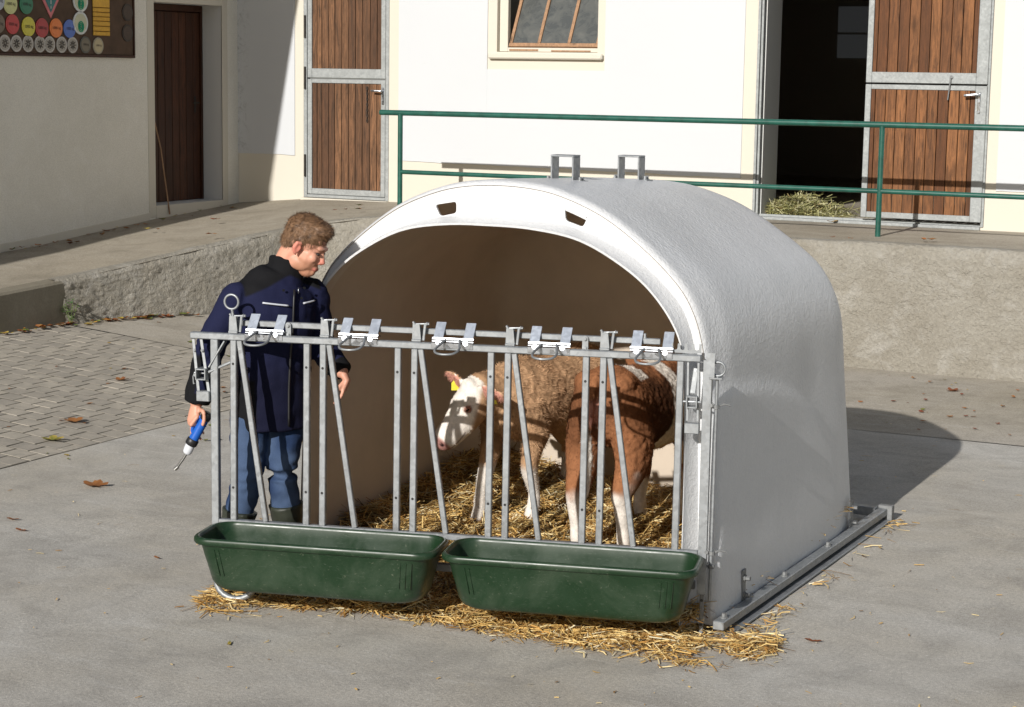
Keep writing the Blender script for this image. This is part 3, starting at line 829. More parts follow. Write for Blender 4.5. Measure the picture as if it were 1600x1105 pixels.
OUT = [(1.105, .03), (1.095, .3), (1.07, .83), (1.045, 1.15), (1.015, 1.33), (.965, 1.46), (.885, 1.57), (.72, 1.715), (.53, 1.842), (.33, 1.922), (.17, 1.956), (0, 1.966)]
FIN = [(1.022, .03), (1.02, .36), (1.0, 1.0), (.985, 1.22), (.94, 1.39), (.85, 1.515), (.66, 1.66), (.40, 1.765), (.18, 1.797), (0, 1.803)]
CLR = [(.985, .03), (.985, .6), (.98, 1.0), (.965, 1.24), (.913, 1.385), (.79, 1.535), (.627, 1.648), (.44, 1.731), (.217, 1.766), (0, 1.772)]
NP = 84
po = full(OUT, NP); pin = full(FIN, NP); pcl = full(CLR, NP); NN = len(po)
hut = thing('calf_hut', 'white fibreglass calf hut with arched roof and open front', 'hut', (XC, 8.8, 0))
def emboss(x, y, z, nx):
    if nx > 0 and x > XC+.9:
        e = ((y-7.9)/1.98)**2+(z/1.06)**2
        return .017*(1/(1+math.exp((e-1)*45)))*(1 if y < 9.6 else max(0, (9.75-y)/.15))
    return 0
ysec = [(7.8030, .9610), (7.7992, .970), (7.803, .978), (7.811, .988), (7.826, .995), (7.845, .999)]+[(7.865+.0245*i, 1.0) for i in range(0, 69)]+[(9.62, 1.0), (9.74, .9998), (9.82, .9985), (9.875, .995), (9.925, .987), (9.965, .975), (9.995, .959), (10.017, .939), (10.030, .913), (10.037, .88), (10.039, .84)]
def section(y, s, prof, em=True, off=0):
    out = []
    sm = min(1, max(0, (y-7.83)/.25)); sm = sm*sm*(3-2*sm)*(1 if prof is po else 0)
    for (a, b) in prof:
        wz = math.exp(-((b-1.38)/.33)**2)*sm; b = b+.022*wz*(abs(a) < .985)*min(1, (1.0-min(1, abs(a)))/.1) ; a = a*(1+.026*wz)
        zz = .03+(b-.03)*s*(1-.018*max(0, y-7.85)); x = XC+a*s+(-.0 if off == 0 else 0)
        if off:
            k = off/math.hypot(a, max(.3, b-.6)); x -= a*k*1.0; zz -= max(0, b-.6)*k
        if em: x += emboss(x, y, zz, a)
        x += .004*noise.noise((x*2, y*2, zz*2)); zz += .004*noise.noise((x*2, y*2, zz*2+9)) if b > .2 else 0
        sh = min(1, max(0, (y-8.9)/.9)); out.append((x, y-.15*zz*sh*sh*(3-2*sh), zz))
    return out
mb = MB(); V = []
for y, s in ysec: V += section(y, s, po)
F = [(i*NN+j, (i+1)*NN+j, (i+1)*NN+j+1, i*NN+j+1) for i in range(len(ysec)-1) for j in range(NN-1)]
base = (len(ysec)-1)*NN
V.append((XC, 9.91, .9)); F += [(base+j, len(V)-1, base+j+1) for j in range(NN-1)]
F += [(base, base+NN-1, len(V)-1)]
shell = mb.add(V, F).build('shell', M_GRP, hut, smooth=60)
# front flange with two vent openings
bm = bmesh.new()
f0 = section(7.80, .968, po)
def loop(pts, close=False):
    vs_ = [bm.verts.new(p) for p in pts]; n = len(vs_)
    return vs_, [bm.edges.new((vs_[i], vs_[(i+1) % n])) for i in range(n if close else n-1)]
fo = [(x, 7.80, z) for x, y, z in f0]; fi = [(XC+a, 7.80, b) for a, b in pin]
v1, e1 = loop(fo); v2, e2 = loop(fi)
e3 = [bm.edges.new((v1[0], v2[0])), bm.edges.new((v1[-1], v2[-1]))]
HOLES = [[(-4.351, 1.838), (-4.240, 1.858), (-4.239, 1.805), (-4.324, 1.786)], [(-3.687, 1.854), (-3.570, 1.822), (-3.594, 1.772), (-3.68, 1.797)]]
hv = []; he_ = []
for H in HOLES:
    pts = []
    for i in range(4):                       # round the corners a little
        a = Vector(H[i-1]); b = Vector(H[i]); c = Vector(H[(i+1) % 4])
        pts += [b+(a-b).normalized()*.012, b+((a-b).normalized()+(c-b).normalized())*.0035, b+(c-b).normalized()*.012]
    v, e = loop([(p.x, 7.80, p.y) for p in pts], True); hv.append(v); he_ += e
bmesh.ops.triangle_fill(bm, use_beauty=True, edges=e1+e2+e3+he_)
for v in hv:
    nv = [bm.verts.new((p.co.x, 7.812, p.co.z)) for p in v]; n = len(v)
    for i in range(n): bm.faces.new((v[i], v[(i+1) % n], nv[(i+1) % n], nv[i]))
me = bpy.data.meshes.new('front_flange'); bm.normal_update(); bmesh.ops.recalc_face_normals(bm, faces=bm.faces); bm.to_mesh(me); bm.free(); me.materials.append(M_GRP)
link('front_flange', me, hut)
# collar turned forwards round the opening, and its edge
V = []; rings = [[(XC+a, 7.80, b) for a, b in pin]]
for t, bulge in ((.12, .012), (.35, .016), (.65, .012), (.92, .004), (1, 0)):
    rings.append([(XC+p[0]+(q[0]-p[0])*min(1, t*1.25), 7.80-.10*t, p[1]+(q[1]-p[1])*min(1, t*1.25)) for p, q in zip(pin, pcl)])
rings.append([(XC+a*.994, 7.702, .03+(b-.03)*.994) for a, b in pcl])
lin_r = [(XC+a*.9935, 7.7022, .03+(b-.03)*.9935) for a, b in pcl]+[(XC+a*.998, 7.80, .03+(b-.03)*.998) for a, b in pcl]+[(XC+a, 7.804, b) for a, b in pin]
MB().add(lin_r, [(i*NN+j, i*NN+j+1, (i+1)*NN+j+1, (i+1)*NN+j) for i in range(2) for j in range(NN-1)]).build('collar_lining', M_GRPIN, hut, smooth=60)  # inner face of the collar, in the same shade-tinted tan
for r in rings: V += r
F = [(i*NN+j, i*NN+j+1, (i+1)*NN+j+1, (i+1)*NN+j) for i in range(len(rings)-1) for j in range(NN-1)]
MB().add(V, F).build('collar', M_GRP, hut, smooth=50)
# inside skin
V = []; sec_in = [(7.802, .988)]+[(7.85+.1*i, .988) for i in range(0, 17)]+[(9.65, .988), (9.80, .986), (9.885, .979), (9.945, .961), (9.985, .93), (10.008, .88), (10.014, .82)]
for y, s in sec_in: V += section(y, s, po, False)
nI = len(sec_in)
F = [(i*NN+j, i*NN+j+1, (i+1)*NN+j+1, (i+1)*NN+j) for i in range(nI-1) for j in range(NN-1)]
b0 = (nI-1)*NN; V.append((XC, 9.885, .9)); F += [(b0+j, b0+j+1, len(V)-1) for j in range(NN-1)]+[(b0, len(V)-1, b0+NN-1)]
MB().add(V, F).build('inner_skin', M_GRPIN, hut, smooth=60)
# lifting handles on the ridge
for yh, zh in ((8.40, 1.936), (9.20, 1.908)):
    mb = MB(); w, hgt, t = .122, .120, .009
    xm = XC+.05; band = .078
    mb.bx(xm-w/2, xm-w/2+t, yh-band/2, yh+band/2, zh-.005, zh+hgt-.002, .002); mb.bx(xm+w/2-t, xm+w/2, yh-band/2, yh+band/2, zh-.005, zh+hgt-.002, .002); mb.bx(xm-w/2, xm+w/2, yh-band/2-.001, yh+band/2+.001, zh+hgt-.002, zh+hgt+t-.002, .002)
    for s in (-1, 1):
        mb.bx(xm+s*w/2-(.045 if s < 0 else 0), xm+s*w/2+(.045 if s > 0 else 0), yh-band/2, yh+band/2, zh-.004, zh+.004, .001)
        for dy in (-.012, .014): mb.bolt((xm+s*(w/2+.024), yh+dy, zh+.003), (0, 0, 1), .008, .02)
    mb.build('lifting_handle', M_GALV, hut)
# base frame
mb = MB()
mb.bx(-2.894, -2.842, 7.73, 10.30, .034, .074, .004); mb.bx(-2.868, -2.815, 7.76, 10.28, .004, .016, .003)
side = mb.build('base_rail', M_GALV, hut)
MB().bx(-5.202, -5.144, 7.80, 10.30, .035, .085, .004).build('base_rail', M_GALV, hut)
MB().bx(-5.144, -2.896, 10.245, 10.298, .034, .084, .004).build('base_rail', M_GALV, hut)
MB().bx(-2.897, -2.815, 10.30, 10.345, .006, .09, .003).build('rail_end_plate', M_GALVD, hut)
for yb in (8.13, 9.80):
    mb = MB(); mb.bx(-2.903, -2.895, yb-.022, yb+.022, .04, .215, .002)
    mb.bolt((-2.897, yb, .175), (1, 0, 0), .011, .03); mb.bolt((-2.897, yb, .095), (1, 0, 0), .011, .03)
    mb.build('hold_down_bracket', M_GALVD, hut)
for yb in (7.80, 8.62, 9.3): MB().bolt((-2.867, yb, .073), (0, 0, 1), .012, .022).build('bolt', M_GALVD, hut)

# ------------------------------------------------------------------ galvanised feed fence, swung open
FA = math.radians(14.54); FP = Vector((-2.948, 7.693, 0))
fd = Vector((math.cos(FA), math.sin(FA), 0)); fn = Vector((-fd.y, fd.x, 0))
def FW(x, y, z): return FP+fd*x+fn*y+Vector((0, 0, z))
fence = thing('feed_fence', 'galvanised steel calf feed fence with five feeding places, swung open in front of the hut', 'fence', FP, FA)
ZB_, ZT_ = .385, 1.232
MB().bx(-2.36, -.02, -.018, .018, 1.228, 1.258, .004).build('top_beam', M_GALV, fence)
MB().bx(-2.15, -.205, .040, .064, 1.288, 1.314, .003).build('lock_bar', M_GALV, fence)
MB().bx(-2.26, -.01, -.014, .016, .366, .392, .003).build('bottom_rail', M_GALV, fence)
MB().bx(-2.24, -.02, .0, .03, .215, .25, .003).build('lower_rail', M_GALVD, fence)
def bar(name, x0, x1, w, z0=.392, z1=1.228, holes=(1.12, .545)):
    mb = MB(); mb.beam((x0, 0, z1), (x1, 0, z0), w, w, .003, up=(0, 1, 0))
    for h in holes:
        t = (z1-h)/(z1-z0); x = x0+(x1-x0)*t
        mb.tube([(x, -w/2-.0006, h), (x, -w/2+.004, h)], .0062, 10, mi=1)  # black disc on the face paints the dark of a drilled hole
    return mb.build(name, [M_GALV, M_BLACK], fence)
for k in range(5):
    xs_ = -2.152+.4265*k
    bar('bar', xs_, xs_-.004, .029)
    bar('slanted_bar', xs_+.027, xs_+.150, .025, holes=())
    if k: bar('bar', xs_-.077, xs_-.081, .029)
bar('bar', -.108, -.112, .029, holes=())
# outer posts
MB().bx(-2.262, -2.226, -.016, .018, .25, 1.228, .003).build('post', M_GALV, fence)
mb = MB()
mb.bx(-.008, .030, -.022, -.016, .20, 1.24, .001); mb.bx(.024, .030, -.016, .03, .20, 1.24, .001)
mb.build('hinge_post', M_GALV, fence)
mb = MB(); mb.bx(.004, .022, -.004, .018, .0, .30, .003)
for z in (.06, .17): mb.tube([(.013, -.0047, z), (.013, 0, z)], .007, 8, mi=1)  # hole darkness painted as black discs on the foot
mb.build('foot', [M_GALVD, M_BLACK], fence)
pts = [(-2.245, -.008, .33), (-2.245, -.008, .11)]+[(-2.147-.098*math.cos(t), -.008-.012*math.sin(t), .105-.085*math.sin(t)) for t in [i*math.pi/10 for i in range(0, 11)]]+[(-2.049, -.008, .11), (-2.049, -.008, .33)]
mb = MB().tube(pts, .0145, 10)
for x in (-2.245, -2.049): mb.tube([(x, -.0228, .085), (x, -.02, .085)], .005, 8, mi=1)
mb.build('foot', [M_GALV, M_BLACK], fence, smooth=60)
M_TAB = galv('sky_tinted_zinc', (.50, .545, .62), .42, .45)  # pale blue of the reflected sky is put into the base colour
# keeper plates with tabs and wire loops
for k, (a, b) in enumerate(((-2.091, -1.918), (-1.650, -1.473), (-1.216, -1.034), (-.780, -.598), (-.328, -.146))):
    mb = MB(); x0, x1 = a, b; tw = .045
    mb.bx(x0-.004, x1+.004, -.012, .036, 1.268, 1.276, .001)           # shelf on the beam
    mb.bx(x0-.004, x1+.004, -.0205, -.0182, 1.236, 1.262, .001)
    mb.box(((x0+x1)/2, -.006, 1.274), (x1-x0+.008, .004, .020), Matrix.Rotation(math.radians(-21), 3, 'X'), .001)
    R = Matrix.Rotation(math.radians(-44), 3, 'X')
    for t in (x0+tw/2, x1-tw/2):
        mb.box((t, .033, 1.313), (tw, .004, .086), R, .0015, 1)
    for t in (x0+.028, x1-.03): mb.bolt((t, -.018, 1.262), (0, -1, .4), .008, .012)
    pl = mb.build('keeper_plate', [M_ZINC, M_TAB], fence)
    c = (x0+x1)/2; w = .05
    lp = [(c-w*.62, .0, 1.276), (c-w*.75, -.03, 1.268)]+[(c-w*1.1, -.105, 1.247), (c-w*1.0, -.145, 1.237), (c-w*.6, -.162, 1.232), (c, -.166, 1.231), (c+w*.6, -.162, 1.232), (c+w*1.0, -.145, 1.237), (c+w*1.1, -.105, 1.247), (c+w*.75, -.03, 1.268), (c+w*.62, 0, 1.276)]
    P = smooth_pts(dense(lp, .012), 3)
    MB().tube(P, .0055, 8).build('wire_loop', M_GALV, pl, smooth=60)
# pawl clamps standing on the beam
for k, x in enumerate((-2.158, -1.722, -1.294, -.867, -.444)):
    mb = MB()
    mb.prism([(x-.021, 1.262), (x+.021, 1.262), (x+.013, 1.336), (x-.018, 1.336)], .004, .008, 1)
    mb.prism([(x-.021, 1.262), (x+.021, 1.262), (x+.013, 1.336), (x-.018, 1.336)], .030, .034, 1)
    mb.bx(x-.023, x+.022, -.002, .037, 1.258, 1.270, .003)
    mb.beam((x+.028, .018, 1.262), (x+.036, .018, 1.338), .008, .012, .002)
    mb.tube([(x-.02, .02, 1.334), (x+.046, .02, 1.338)], .0045, 8); mb.bolt((x+.042, .02, 1.338), (1, 0, 0), .006, .012); mb.bolt((x-.014, .02, 1.334), (-.6, 0, 1), .006, .014)
    mb.build('pawl_clamp', M_GALV, fence)
for x in (-1.903, -.535):
    mb = MB(); pill = [(x+.0135*math.cos(t), 1.302+(.0 if t < math.pi else -.042)+.0135*math.sin(t)) for t in [i*math.pi/8 for i in range(0, 17)]]
    mb.prism(pill, .026, .031, 1); mb.bolt((x, .026, 1.302), (0, -1, 0), .007, .010); mb.bolt((x, .026, 1.262), (0, -1, 0), .007, .010)
    mb.build('link_plate', M_GALV, fence)
MB().bolt((-.275, .05, 1.312), (0, 0, 1), .006, .022).build('stop_bolt', M_GALV, fence)
# ring bolt, left
mb = MB(); mb.tube([(-2.170+.033*math.cos(t), .018, 1.400+.033*math.sin(t)) for t in [i*math.pi/14 for i in range(28)]], .0058, 8, closed=True); mb.tube([(-2.168, .018, 1.367), (-2.162, .018, 1.33)], .007, 8)
mb.build('ring_bolt', M_GALV, fence, smooth=60)
# hanging lock on the left end
mb = MB()
mb.beam((-2.348, -.004, 1.228), (-2.318, -.02, .985), .014, .004, .001, up=(0, 1, 0)); mb.beam((-2.310, -.004, 1.228), (-2.268, -.02, .985), .014, .004, .001, up=(0, 1, 0))
mb.bx(-2.325, -2.262, -.034, .0, .942, .99, .003)
for x, z in ((-2.338, 1.175), (-2.300, 1.175), (-2.28, 1.05), (-2.335, 1.06)): mb.bolt((x, -.016, z), (0, -1, 0), .005, .007)
mb.build('lock_strap', M_GALV, fence)
mb = MB()
for (a, b, c, d) in ((-2.325, -2.319, 1.042, 1.094), (-2.281, -2.275, 1.042, 1.094)): mb.bx(a, b, -.045, .02, c, d, .001)
mb.bx(-2.319, -2.281, -.045, .02, 1.088, 1.094, .001); mb.bx(-2.319, -2.281, -.045, .02, 1.042, 1.048, .001)
mb.tube([(-2.345, .0, 1.068), (-2.255, .0, 1.068)], .005, 8); mb.tube([(-2.345, .0, 1.068), (-2.352, 0, 1.05), (-2.35, 0, 1.015), (-2.342, 0, 1.02)], .003, 6)
mb.build('lock_sleeve', M_GALV, fence)
MB().beam((-2.275, -.01, 1.075), (-2.16, .03, 1.13), .012, .034, .003, up=(0, 1, 0)).build('lock_arm', M_GALV, fence)
mb = MB(); mb.beam((-2.195, .004, 1.222), (-2.268, -.006, 1.098), .036, .008, .002, up=(1, 0, 0)); mb.build('lock_channel', M_GALV, fence)
# comb plate, hinge bracket, rod and ring on the right
comb = [(-.150, 1.262), (-.022, 1.262), (-.022, 1.302)]
xx = -.028
for k in range(4):
    cxn = -.042-.031*k; comb += [(cxn+.0105, 1.303), (cxn+.0095, 1.286)]+[(cxn+.0095*math.cos(t), 1.284-.0095*math.sin(t)) for t in [i*math.pi/5 for i in range(1, 5)]]+[(cxn-.0095, 1.286), (cxn-.0105, 1.303)]
comb += [(-.150, 1.303)]
MB().prism(comb, .008, .012, 1).build('comb_plate', M_GALV, fence)
mb = MB(); mb.prism([(.006, 1.272), (.042, 1.272), (.042, 1.165), (.016, 1.165), (.006, 1.215)], -.03, -.026, 1); mb.bx(.02, .075, -.028, .02, 1.158, 1.165, .001)
mb.build('hinge_bracket', M_GALV, fence)
mb = MB(); mb.tube([(.055+.030*math.cos(t), -.006, 1.201+.030*math.sin(t)) for t in [i*math.pi/14 for i in range(28)]], .0055, 8, closed=True); mb.tube([(.053, -.006, 1.172), (.053, -.006, 1.158)], .007, 8)
mb.build('ring_bolt', M_GALV, fence, smooth=60)
MB().tube([(.052, -.004, 1.165), (.05, -.002, .66), (.047, 0, .17)], .0072, 8).build('hinge_rod', M_GALV, fence, smooth=60)
for z in (1.035, .385, .325):
    mb = MB(); mb.tube([(.05, -.002, z-.008), (.05, -.002, z+.008)], .015, 10); mb.bx(.02, .05, -.006, .004, z-.004, z+.004, .001)
    if z > .35: mb.tube([(.055, 0, z), (.085, .01, z+.012), (.112, .018, z+.006)], .005, 6); mb.bolt((.03, -.01, z+.008), (0, -1, 0), .009, .016)
    mb.build('rod_guide', M_GALVD, fence)
mb = MB()
for x in (-.075, -.030): mb.beam((x, -.012, 1.225), (x+.004, -.022, .97), .010, .004, .001, up=(0, 1, 0))
mb.bx(-.082, -.018, -.032, -.004, .915, .962, .003); mb.beam((-.04, .0, 1.2), (-.052, -.014, 1.09), .024, .006, .002, up=(0, 1, 0))
mb.build('lock_strap', M_GALV, fence)
mb = MB()
for (a, b) in ((-.076, -.070), (-.034, -.028)): mb.bx(a, b, -.045, .01, 1.03, 1.082, .001)
mb.bx(-.070, -.034, -.045, .01, 1.076, 1.082, .001); mb.bx(-.070, -.034, -.045, .01, 1.03, 1.036, .001); mb.tube([(-.09, -.03, 1.056), (-.012, -.03, 1.056)], .005, 8)
mb.build('lock_sleeve', M_GALV, fence)
MB().bx(-1.135, -1.115, -.03, -.015, .27, .345, .004).build('orange_clip', M_ORANGE, fence)

# ------------------------------------------------------------------ two green troughs hooked on the fence
def rrect(x0, x1, y0, y1, r, z, n=7):
    out = []
    for (cx_c, cy_c, a0) in ((x1-r, y1-r, 0), (x0+r, y1-r, 90), (x0+r, y0+r, 180), (x1-r, y0+r, 270)):
        for k in range(n+1):
            a = math.radians(a0+90*k/n); out.append((cx_c+r*math.cos(a), cy_c+r*math.sin(a), z))
    return out
def trough(x0, x1, label):
    y0, y1, zt, zb = -.375, -.022, .388, .150
    t = thing('feed_trough', label, 'trough', FP, FA, 'green troughs hooked on the feed fence')
    prof = [(.125, .136, .10), (.100, .139, .10), (.080, .152, .095), (.067, .178, .09), (.058, .22, .09), (.040, .29, .09), (.026, .352, .09), (.022, .358, .09), (.004, .357, .09), (.0, .364, .09), (.0, .378, .09), (.005, .386, .09), (.013, .389, .088), (.022, .386, .085), (.028, .374, .083), (.034, .34, .083), (.052, .25, .083), (.066, .19, .083), (.09, .160, .09), (.13, .150, .09)]
    mb = MB(); V = []; n = None
    for ins, z, r in prof:
        bk = ins*.45
        q = rrect(x0+ins, x1-ins, y0+ins*.75, y1-bk, max(.03, r), z); n = len(q); V += q
    F = [(i*n+j, i*n+(j+1) % n, (i+1)*n+(j+1) % n, (i+1)*n+j) for i in range(len(prof)-1) for j in range(n)]
    F += [tuple(range(n-1, -1, -1)), tuple((len(prof)-1)*n+j for j in range(n))]
    mb.add(V, F).build('tub', M_TROUGH, t, smooth=50)
    for x in (x0+.115, x0+.135, x1-.10, x1-.125, x1-.15):
        q0 = .0215; q1 = .040
        MB().tube([(x, y0+q0*1.05-.001, .335), (x+(.018 if x < (x0+x1)/2 else -.012), y0+q1*1.05-.001, .215)], .0028, 6).build('rib', M_TROUGH, t)
    return t
trough(-2.235, -1.112, 'left green plastic trough by the man, hooked on the fence')
trough(-1.092, .030, 'right green plastic trough below the calves, hooked on the fence')

# ------------------------------------------------------------------ straw
def ribbons(P, yaw, tilt, L, W, cols, bend):
    n = len(P); d = np.stack([np.cos(yaw)*np.cos(tilt), np.sin(yaw)*np.cos(tilt), np.sin(tilt)], 1)
    ro = RNG.uniform(-.9, .9, n)
    s = np.stack([-np.sin(yaw)*np.cos(ro), np.cos(yaw)*np.cos(ro), np.sin(ro)], 1)
    side = np.stack([-np.sin(yaw), np.cos(yaw), np.zeros(n)], 1)
    V = np.zeros((n, 6, 3), np.float32)
    for k, t in enumerate((-.5, 0, .5)):
        c = P+d*(L*t)[:, None]
        if k != 1: c = c+side*(bend*L)[:, None]-np.array([0, 0, 1])*(np.abs(bend)*L*.3)[:, None]
        V[:, 2*k] = c-s*(W/2)[:, None]; V[:, 2*k+1] = c+s*(W/2)[:, None]
    b = np.arange(n)[:, None]*6
    F = np.concatenate([b+np.array([0, 1, 3, 2]), b+np.array([2, 3, 5, 4])], 0)
    return V.reshape(-1, 3), F, np.repeat(cols, 6, 0)
STRAW_C = np.array([lin(206, 168, 100), lin(226, 194, 128), lin(238, 216, 162), lin(176, 134, 72), lin(140, 102, 54), lin(244, 232, 196)])
def straw_cols(n, p=(.26, .24, .14, .18, .12, .06), pal=STRAW_C):
    c = pal[RNG.choice(len(pal), n, p=p)]; return c*RNG.uniform(.78, 1.15, (n, 1))
def hstraw(x, y):
    l = max(0., min(1., (-4.5-x)/.55)); bk = max(0., min(1., (y-8.3)/1.4))
    r_ = max(0., min(1., (x+3.5)/.5))
    return .055+.05*noise.noise((x*2.4, y*2.4, 2))+.03*noise.noise((x*6, y*6, 5))+.13*l*min(1, max(0, (y-7.7)/.5))+.09*bk+.03*r_
gx = np.arange(-5.075, -2.93, .05); gy = np.arange(7.0, 9.86, .05)
def infence(x, y):     # behind the fence line or inside the hut
    v = Vector((x, y, 0))-FP; return v.dot(fn) > -.05 and (y > 7.72 or (x > -5.0 and v.dot(fd) < .0))
GV = []; GF = []; idx = {}
for i, x in enumerate(gx):
    for j, y in enumerate(gy):
        if infence(x, y):
            fall = 1.0 if y > 7.75 else max(0, 1-(7.75-y)/.75*(1.1 if x < -4.6 else .6))
            if x < -4.75 and y < 7.85: fall *= max(0, min(1, (x+5.0)/.25))
            idx[(i, j)] = len(GV); GV.append((x, y, hstraw(x, y)*fall-.012))
for (i, j) in idx:
    if all(k in idx for k in ((i+1, j), (i, j+1), (i+1, j+1))): GF.append((idx[(i, j)], idx[(i+1, j)], idx[(i+1, j+1)], idx[(i, j+1)]))
GV = np.array(GV, np.float32); GF = np.array(GF)
ri = RNG.integers(0, len(GV), 42000); P = GV[ri]+np.stack([RNG.uniform(-.03, .03, len(ri)), RNG.uniform(-.03, .03, len(ri)), RNG.uniform(.0, .028, len(ri))], 1)
P[:, 0] = np.clip(P[:, 0], -5.05, -2.97); keep = P[:, 2] > .012; P = P[keep]; n = len(P)
clump = np.array([noise.noise((p[0]*5, p[1]*5, 0)) for p in P])
V, F, C_ = ribbons(P, RNG.uniform(0, 6.28, n)+clump*2, RNG.normal(0.05, .33, n), RNG.gamma(3.4, .024, n)+.015, RNG.uniform(.0025, .007, n), straw_cols(n)*np.clip(.85+.6*clump, .45, 1.25)[:, None], RNG.normal(0, .16, n))
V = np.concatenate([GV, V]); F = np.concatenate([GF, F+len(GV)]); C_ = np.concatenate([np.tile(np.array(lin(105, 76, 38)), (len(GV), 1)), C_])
V[:, 2] = np.maximum(V[:, 2], .003)
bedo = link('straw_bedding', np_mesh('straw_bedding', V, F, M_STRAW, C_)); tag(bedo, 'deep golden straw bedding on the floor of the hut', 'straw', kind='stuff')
# spilled straw in front of and under the fence
pts = []
rs = np.random.default_rng(4)
def spill_front(x):     # front edge (local y) of the spill along the fence
    return np.interp(x, [-2.35, -2.2, -2.05, -1.9, -1.75, -1.55, -1.3, -.95, -.7, -.35, -.05, .15, .30, .40], [-.10, -.20, -.22, -.16, -.02, .0, -.06, -.17, -.24, -.34, -.43, -.42, -.26, -.1])
for _ in range(10500):
    x = rs.uniform(-2.32, .36); fr = spill_front(x); y = rs.uniform(fr, .20)
    e = (y-fr)
    if -1.86 < x < -1.68 and rs.random() < .6: continue
    if rs.random() < .75*math.exp(-e/.07): continue
    if noise.noise((x*5, y*5, 3)) > .18+.25*rs.random(): continue
    if x < -1.3 and rs.random() < .35: continue
    if x > .12 and y > .02: continue
    w = FW(x, y+rs.normal(0, .035), 0); h = .035*min(1, max(0, e)/.14)*(1 if x > -1.2 else .6)
    pts.append((w.x, w.y, .006+rs.uniform(0, 1)*h))
for _ in range(600):     # along the side rail
    y = rs.uniform(7.7, 10.4); 
    if rs.random() < min(.93, (y-7.7)/.8*.75+.2) and not (10.1 < y < 10.35 and rs.random() < .35): continue
    pts.append((-2.79+abs(rs.normal(0, .05)), y, .006+rs.uniform(0, .02)))
P = np.array(pts); n = len(P)
V, F, C_ = ribbons(P, RNG.uniform(0, 6.28, n), RNG.normal(0, .16, n), RNG.gamma(3.2, .022, n)+.015, RNG.uniform(.0025, .007, n), straw_cols(n), RNG.normal(0, .17, n))
V[:, 2] = np.maximum(V[:, 2], .006)
spo = link('spilled_straw', np_mesh('spilled_straw', V, F, M_STRAW, C_)); tag(spo, 'golden straw spilled on the concrete under the troughs', 'straw', kind='stuff')
# scattered single stalks and chaff over the yard
pts = []; LL = []
for _ in range(2600):
    x = rs.uniform(-7.8, -1.0); y = rs.uniform(5.6, 13.5)
    if -5.2 < x < -2.8 and 7.3 < y < 10.3: continue
    d = math.hypot(x+3.2, y-7.2); d2 = math.hypot(x+4.6, y-6.6)
    if rs.random() > .13+.55*math.exp(-d/.8)+.35*math.exp(-d2/.45): continue
    pts.append((x, y, zf(x)+.007)); LL.append(rs.gamma(1.6, .014)+.006)
P = np.array(pts); n = len(P); L_ = np.array(LL)
V, F, C_ = ribbons(P, RNG.uniform(0, 6.28, n), np.zeros(n), L_, RNG.uniform(.003, .008, n), straw_cols(n), RNG.normal(0, .12, n))
V[:, 2] = np.maximum(V[:, 2], .0065)
lo = link('straw_litter', np_mesh('straw_litter', V, F, M_STRAW, C_)); tag(lo, 'single straw stalks and chaff scattered over the concrete yard', 'straw', kind='stuff')
# hay in the stable doorway
pts = []
for _ in range(4200):
    x = -6.30+abs(rs.normal(0, .27)); y = 18.02+abs(rs.normal(0, .45))
    if x > -5.3: continue
    h = .15*math.exp(-((x+6.25)/.33)**2)*(1-math.exp(-(y-17.9)/.18)); pts.append((x, y, 1.10+rs.uniform(.15, 1)*h))
P = np.array(pts); n = len(P)
HAY = np.array([lin(150, 148, 96), lin(186, 182, 130), lin(120, 122, 76), lin(205, 200, 160), lin(96, 92, 58), lin(170, 150, 100)])
V, F, C_ = ribbons(P, RNG.uniform(0, 6.28, n), RNG.normal(0, .4, n), RNG.uniform(.06, .22, n), RNG.uniform(.004, .009, n), straw_cols(n, pal=HAY), RNG.normal(0, .15, n))
V[:, 2] = np.maximum(V[:, 2], 1.097)
ho = link('hay_heap', np_mesh('hay_heap', V, F, M_STRAW, C_)); tag(ho, 'greenish hay heaped inside the open stable doorway', 'hay', kind='stuff')

# ------------------------------------------------------------------ fallen leaves and the weed by the kerb
def leaf_mesh(size, c1, c2, lobes, curl, seed):
    rr = random.Random(seed); n = 30; V = [(0, 0, 0)]; cols = [c1]
    for k in range(n):
        a = 2*math.pi*k/n
        r = (.62+.38*abs(math.cos(a*lobes/2)))*(1+rr.uniform(-.12, .12)) if lobes > 1 else (.45+.5*abs(math.cos(a))**1.5)
        if lobes > 1 and abs(a-math.pi) < .3: r *= .5
        x, y = size*r*math.cos(a), size*r*math.sin(a)*(.9 if lobes > 1 else .55)
        z = curl*size*(.9*(abs(y)/size)**1.5+.5*(x/size)**2)+rr.uniform(-.03, .05)*size
        V.append((x, y, z)); t = rr.random(); cols.append(tuple(p*(1-t)+q*t for p, q in zip(c1, c2)))
    F = [(0, 1+k, 1+(k+1) % n) for k in range(n)]
    b = len(V)      # stalk
    for (x, z) in ((-size*.3, .002), (-size*1.25, .004+size*.1)): V += [(x, -.0018, z), (x, .0018, z)]; cols += [c2, c2]
    F += [(b, b+1, b+3), (b, b+3, b+2)]
    zmin = min(v[2] for v in V); V = [(x, y, z-zmin+.002) for x, y, z in V]
    me = bpy.data.meshes.new('leaf'); me.from_pydata(V, [], F); me.materials.append(M_LEAF); set_cols(me, np.array(cols)); shade(me, True)
    return me
BR, OR, YE, GR, RE = lin(128, 82, 46), lin(158, 106, 58), lin(178, 150, 72), lin(112, 118, 54), lin(126, 72, 46)
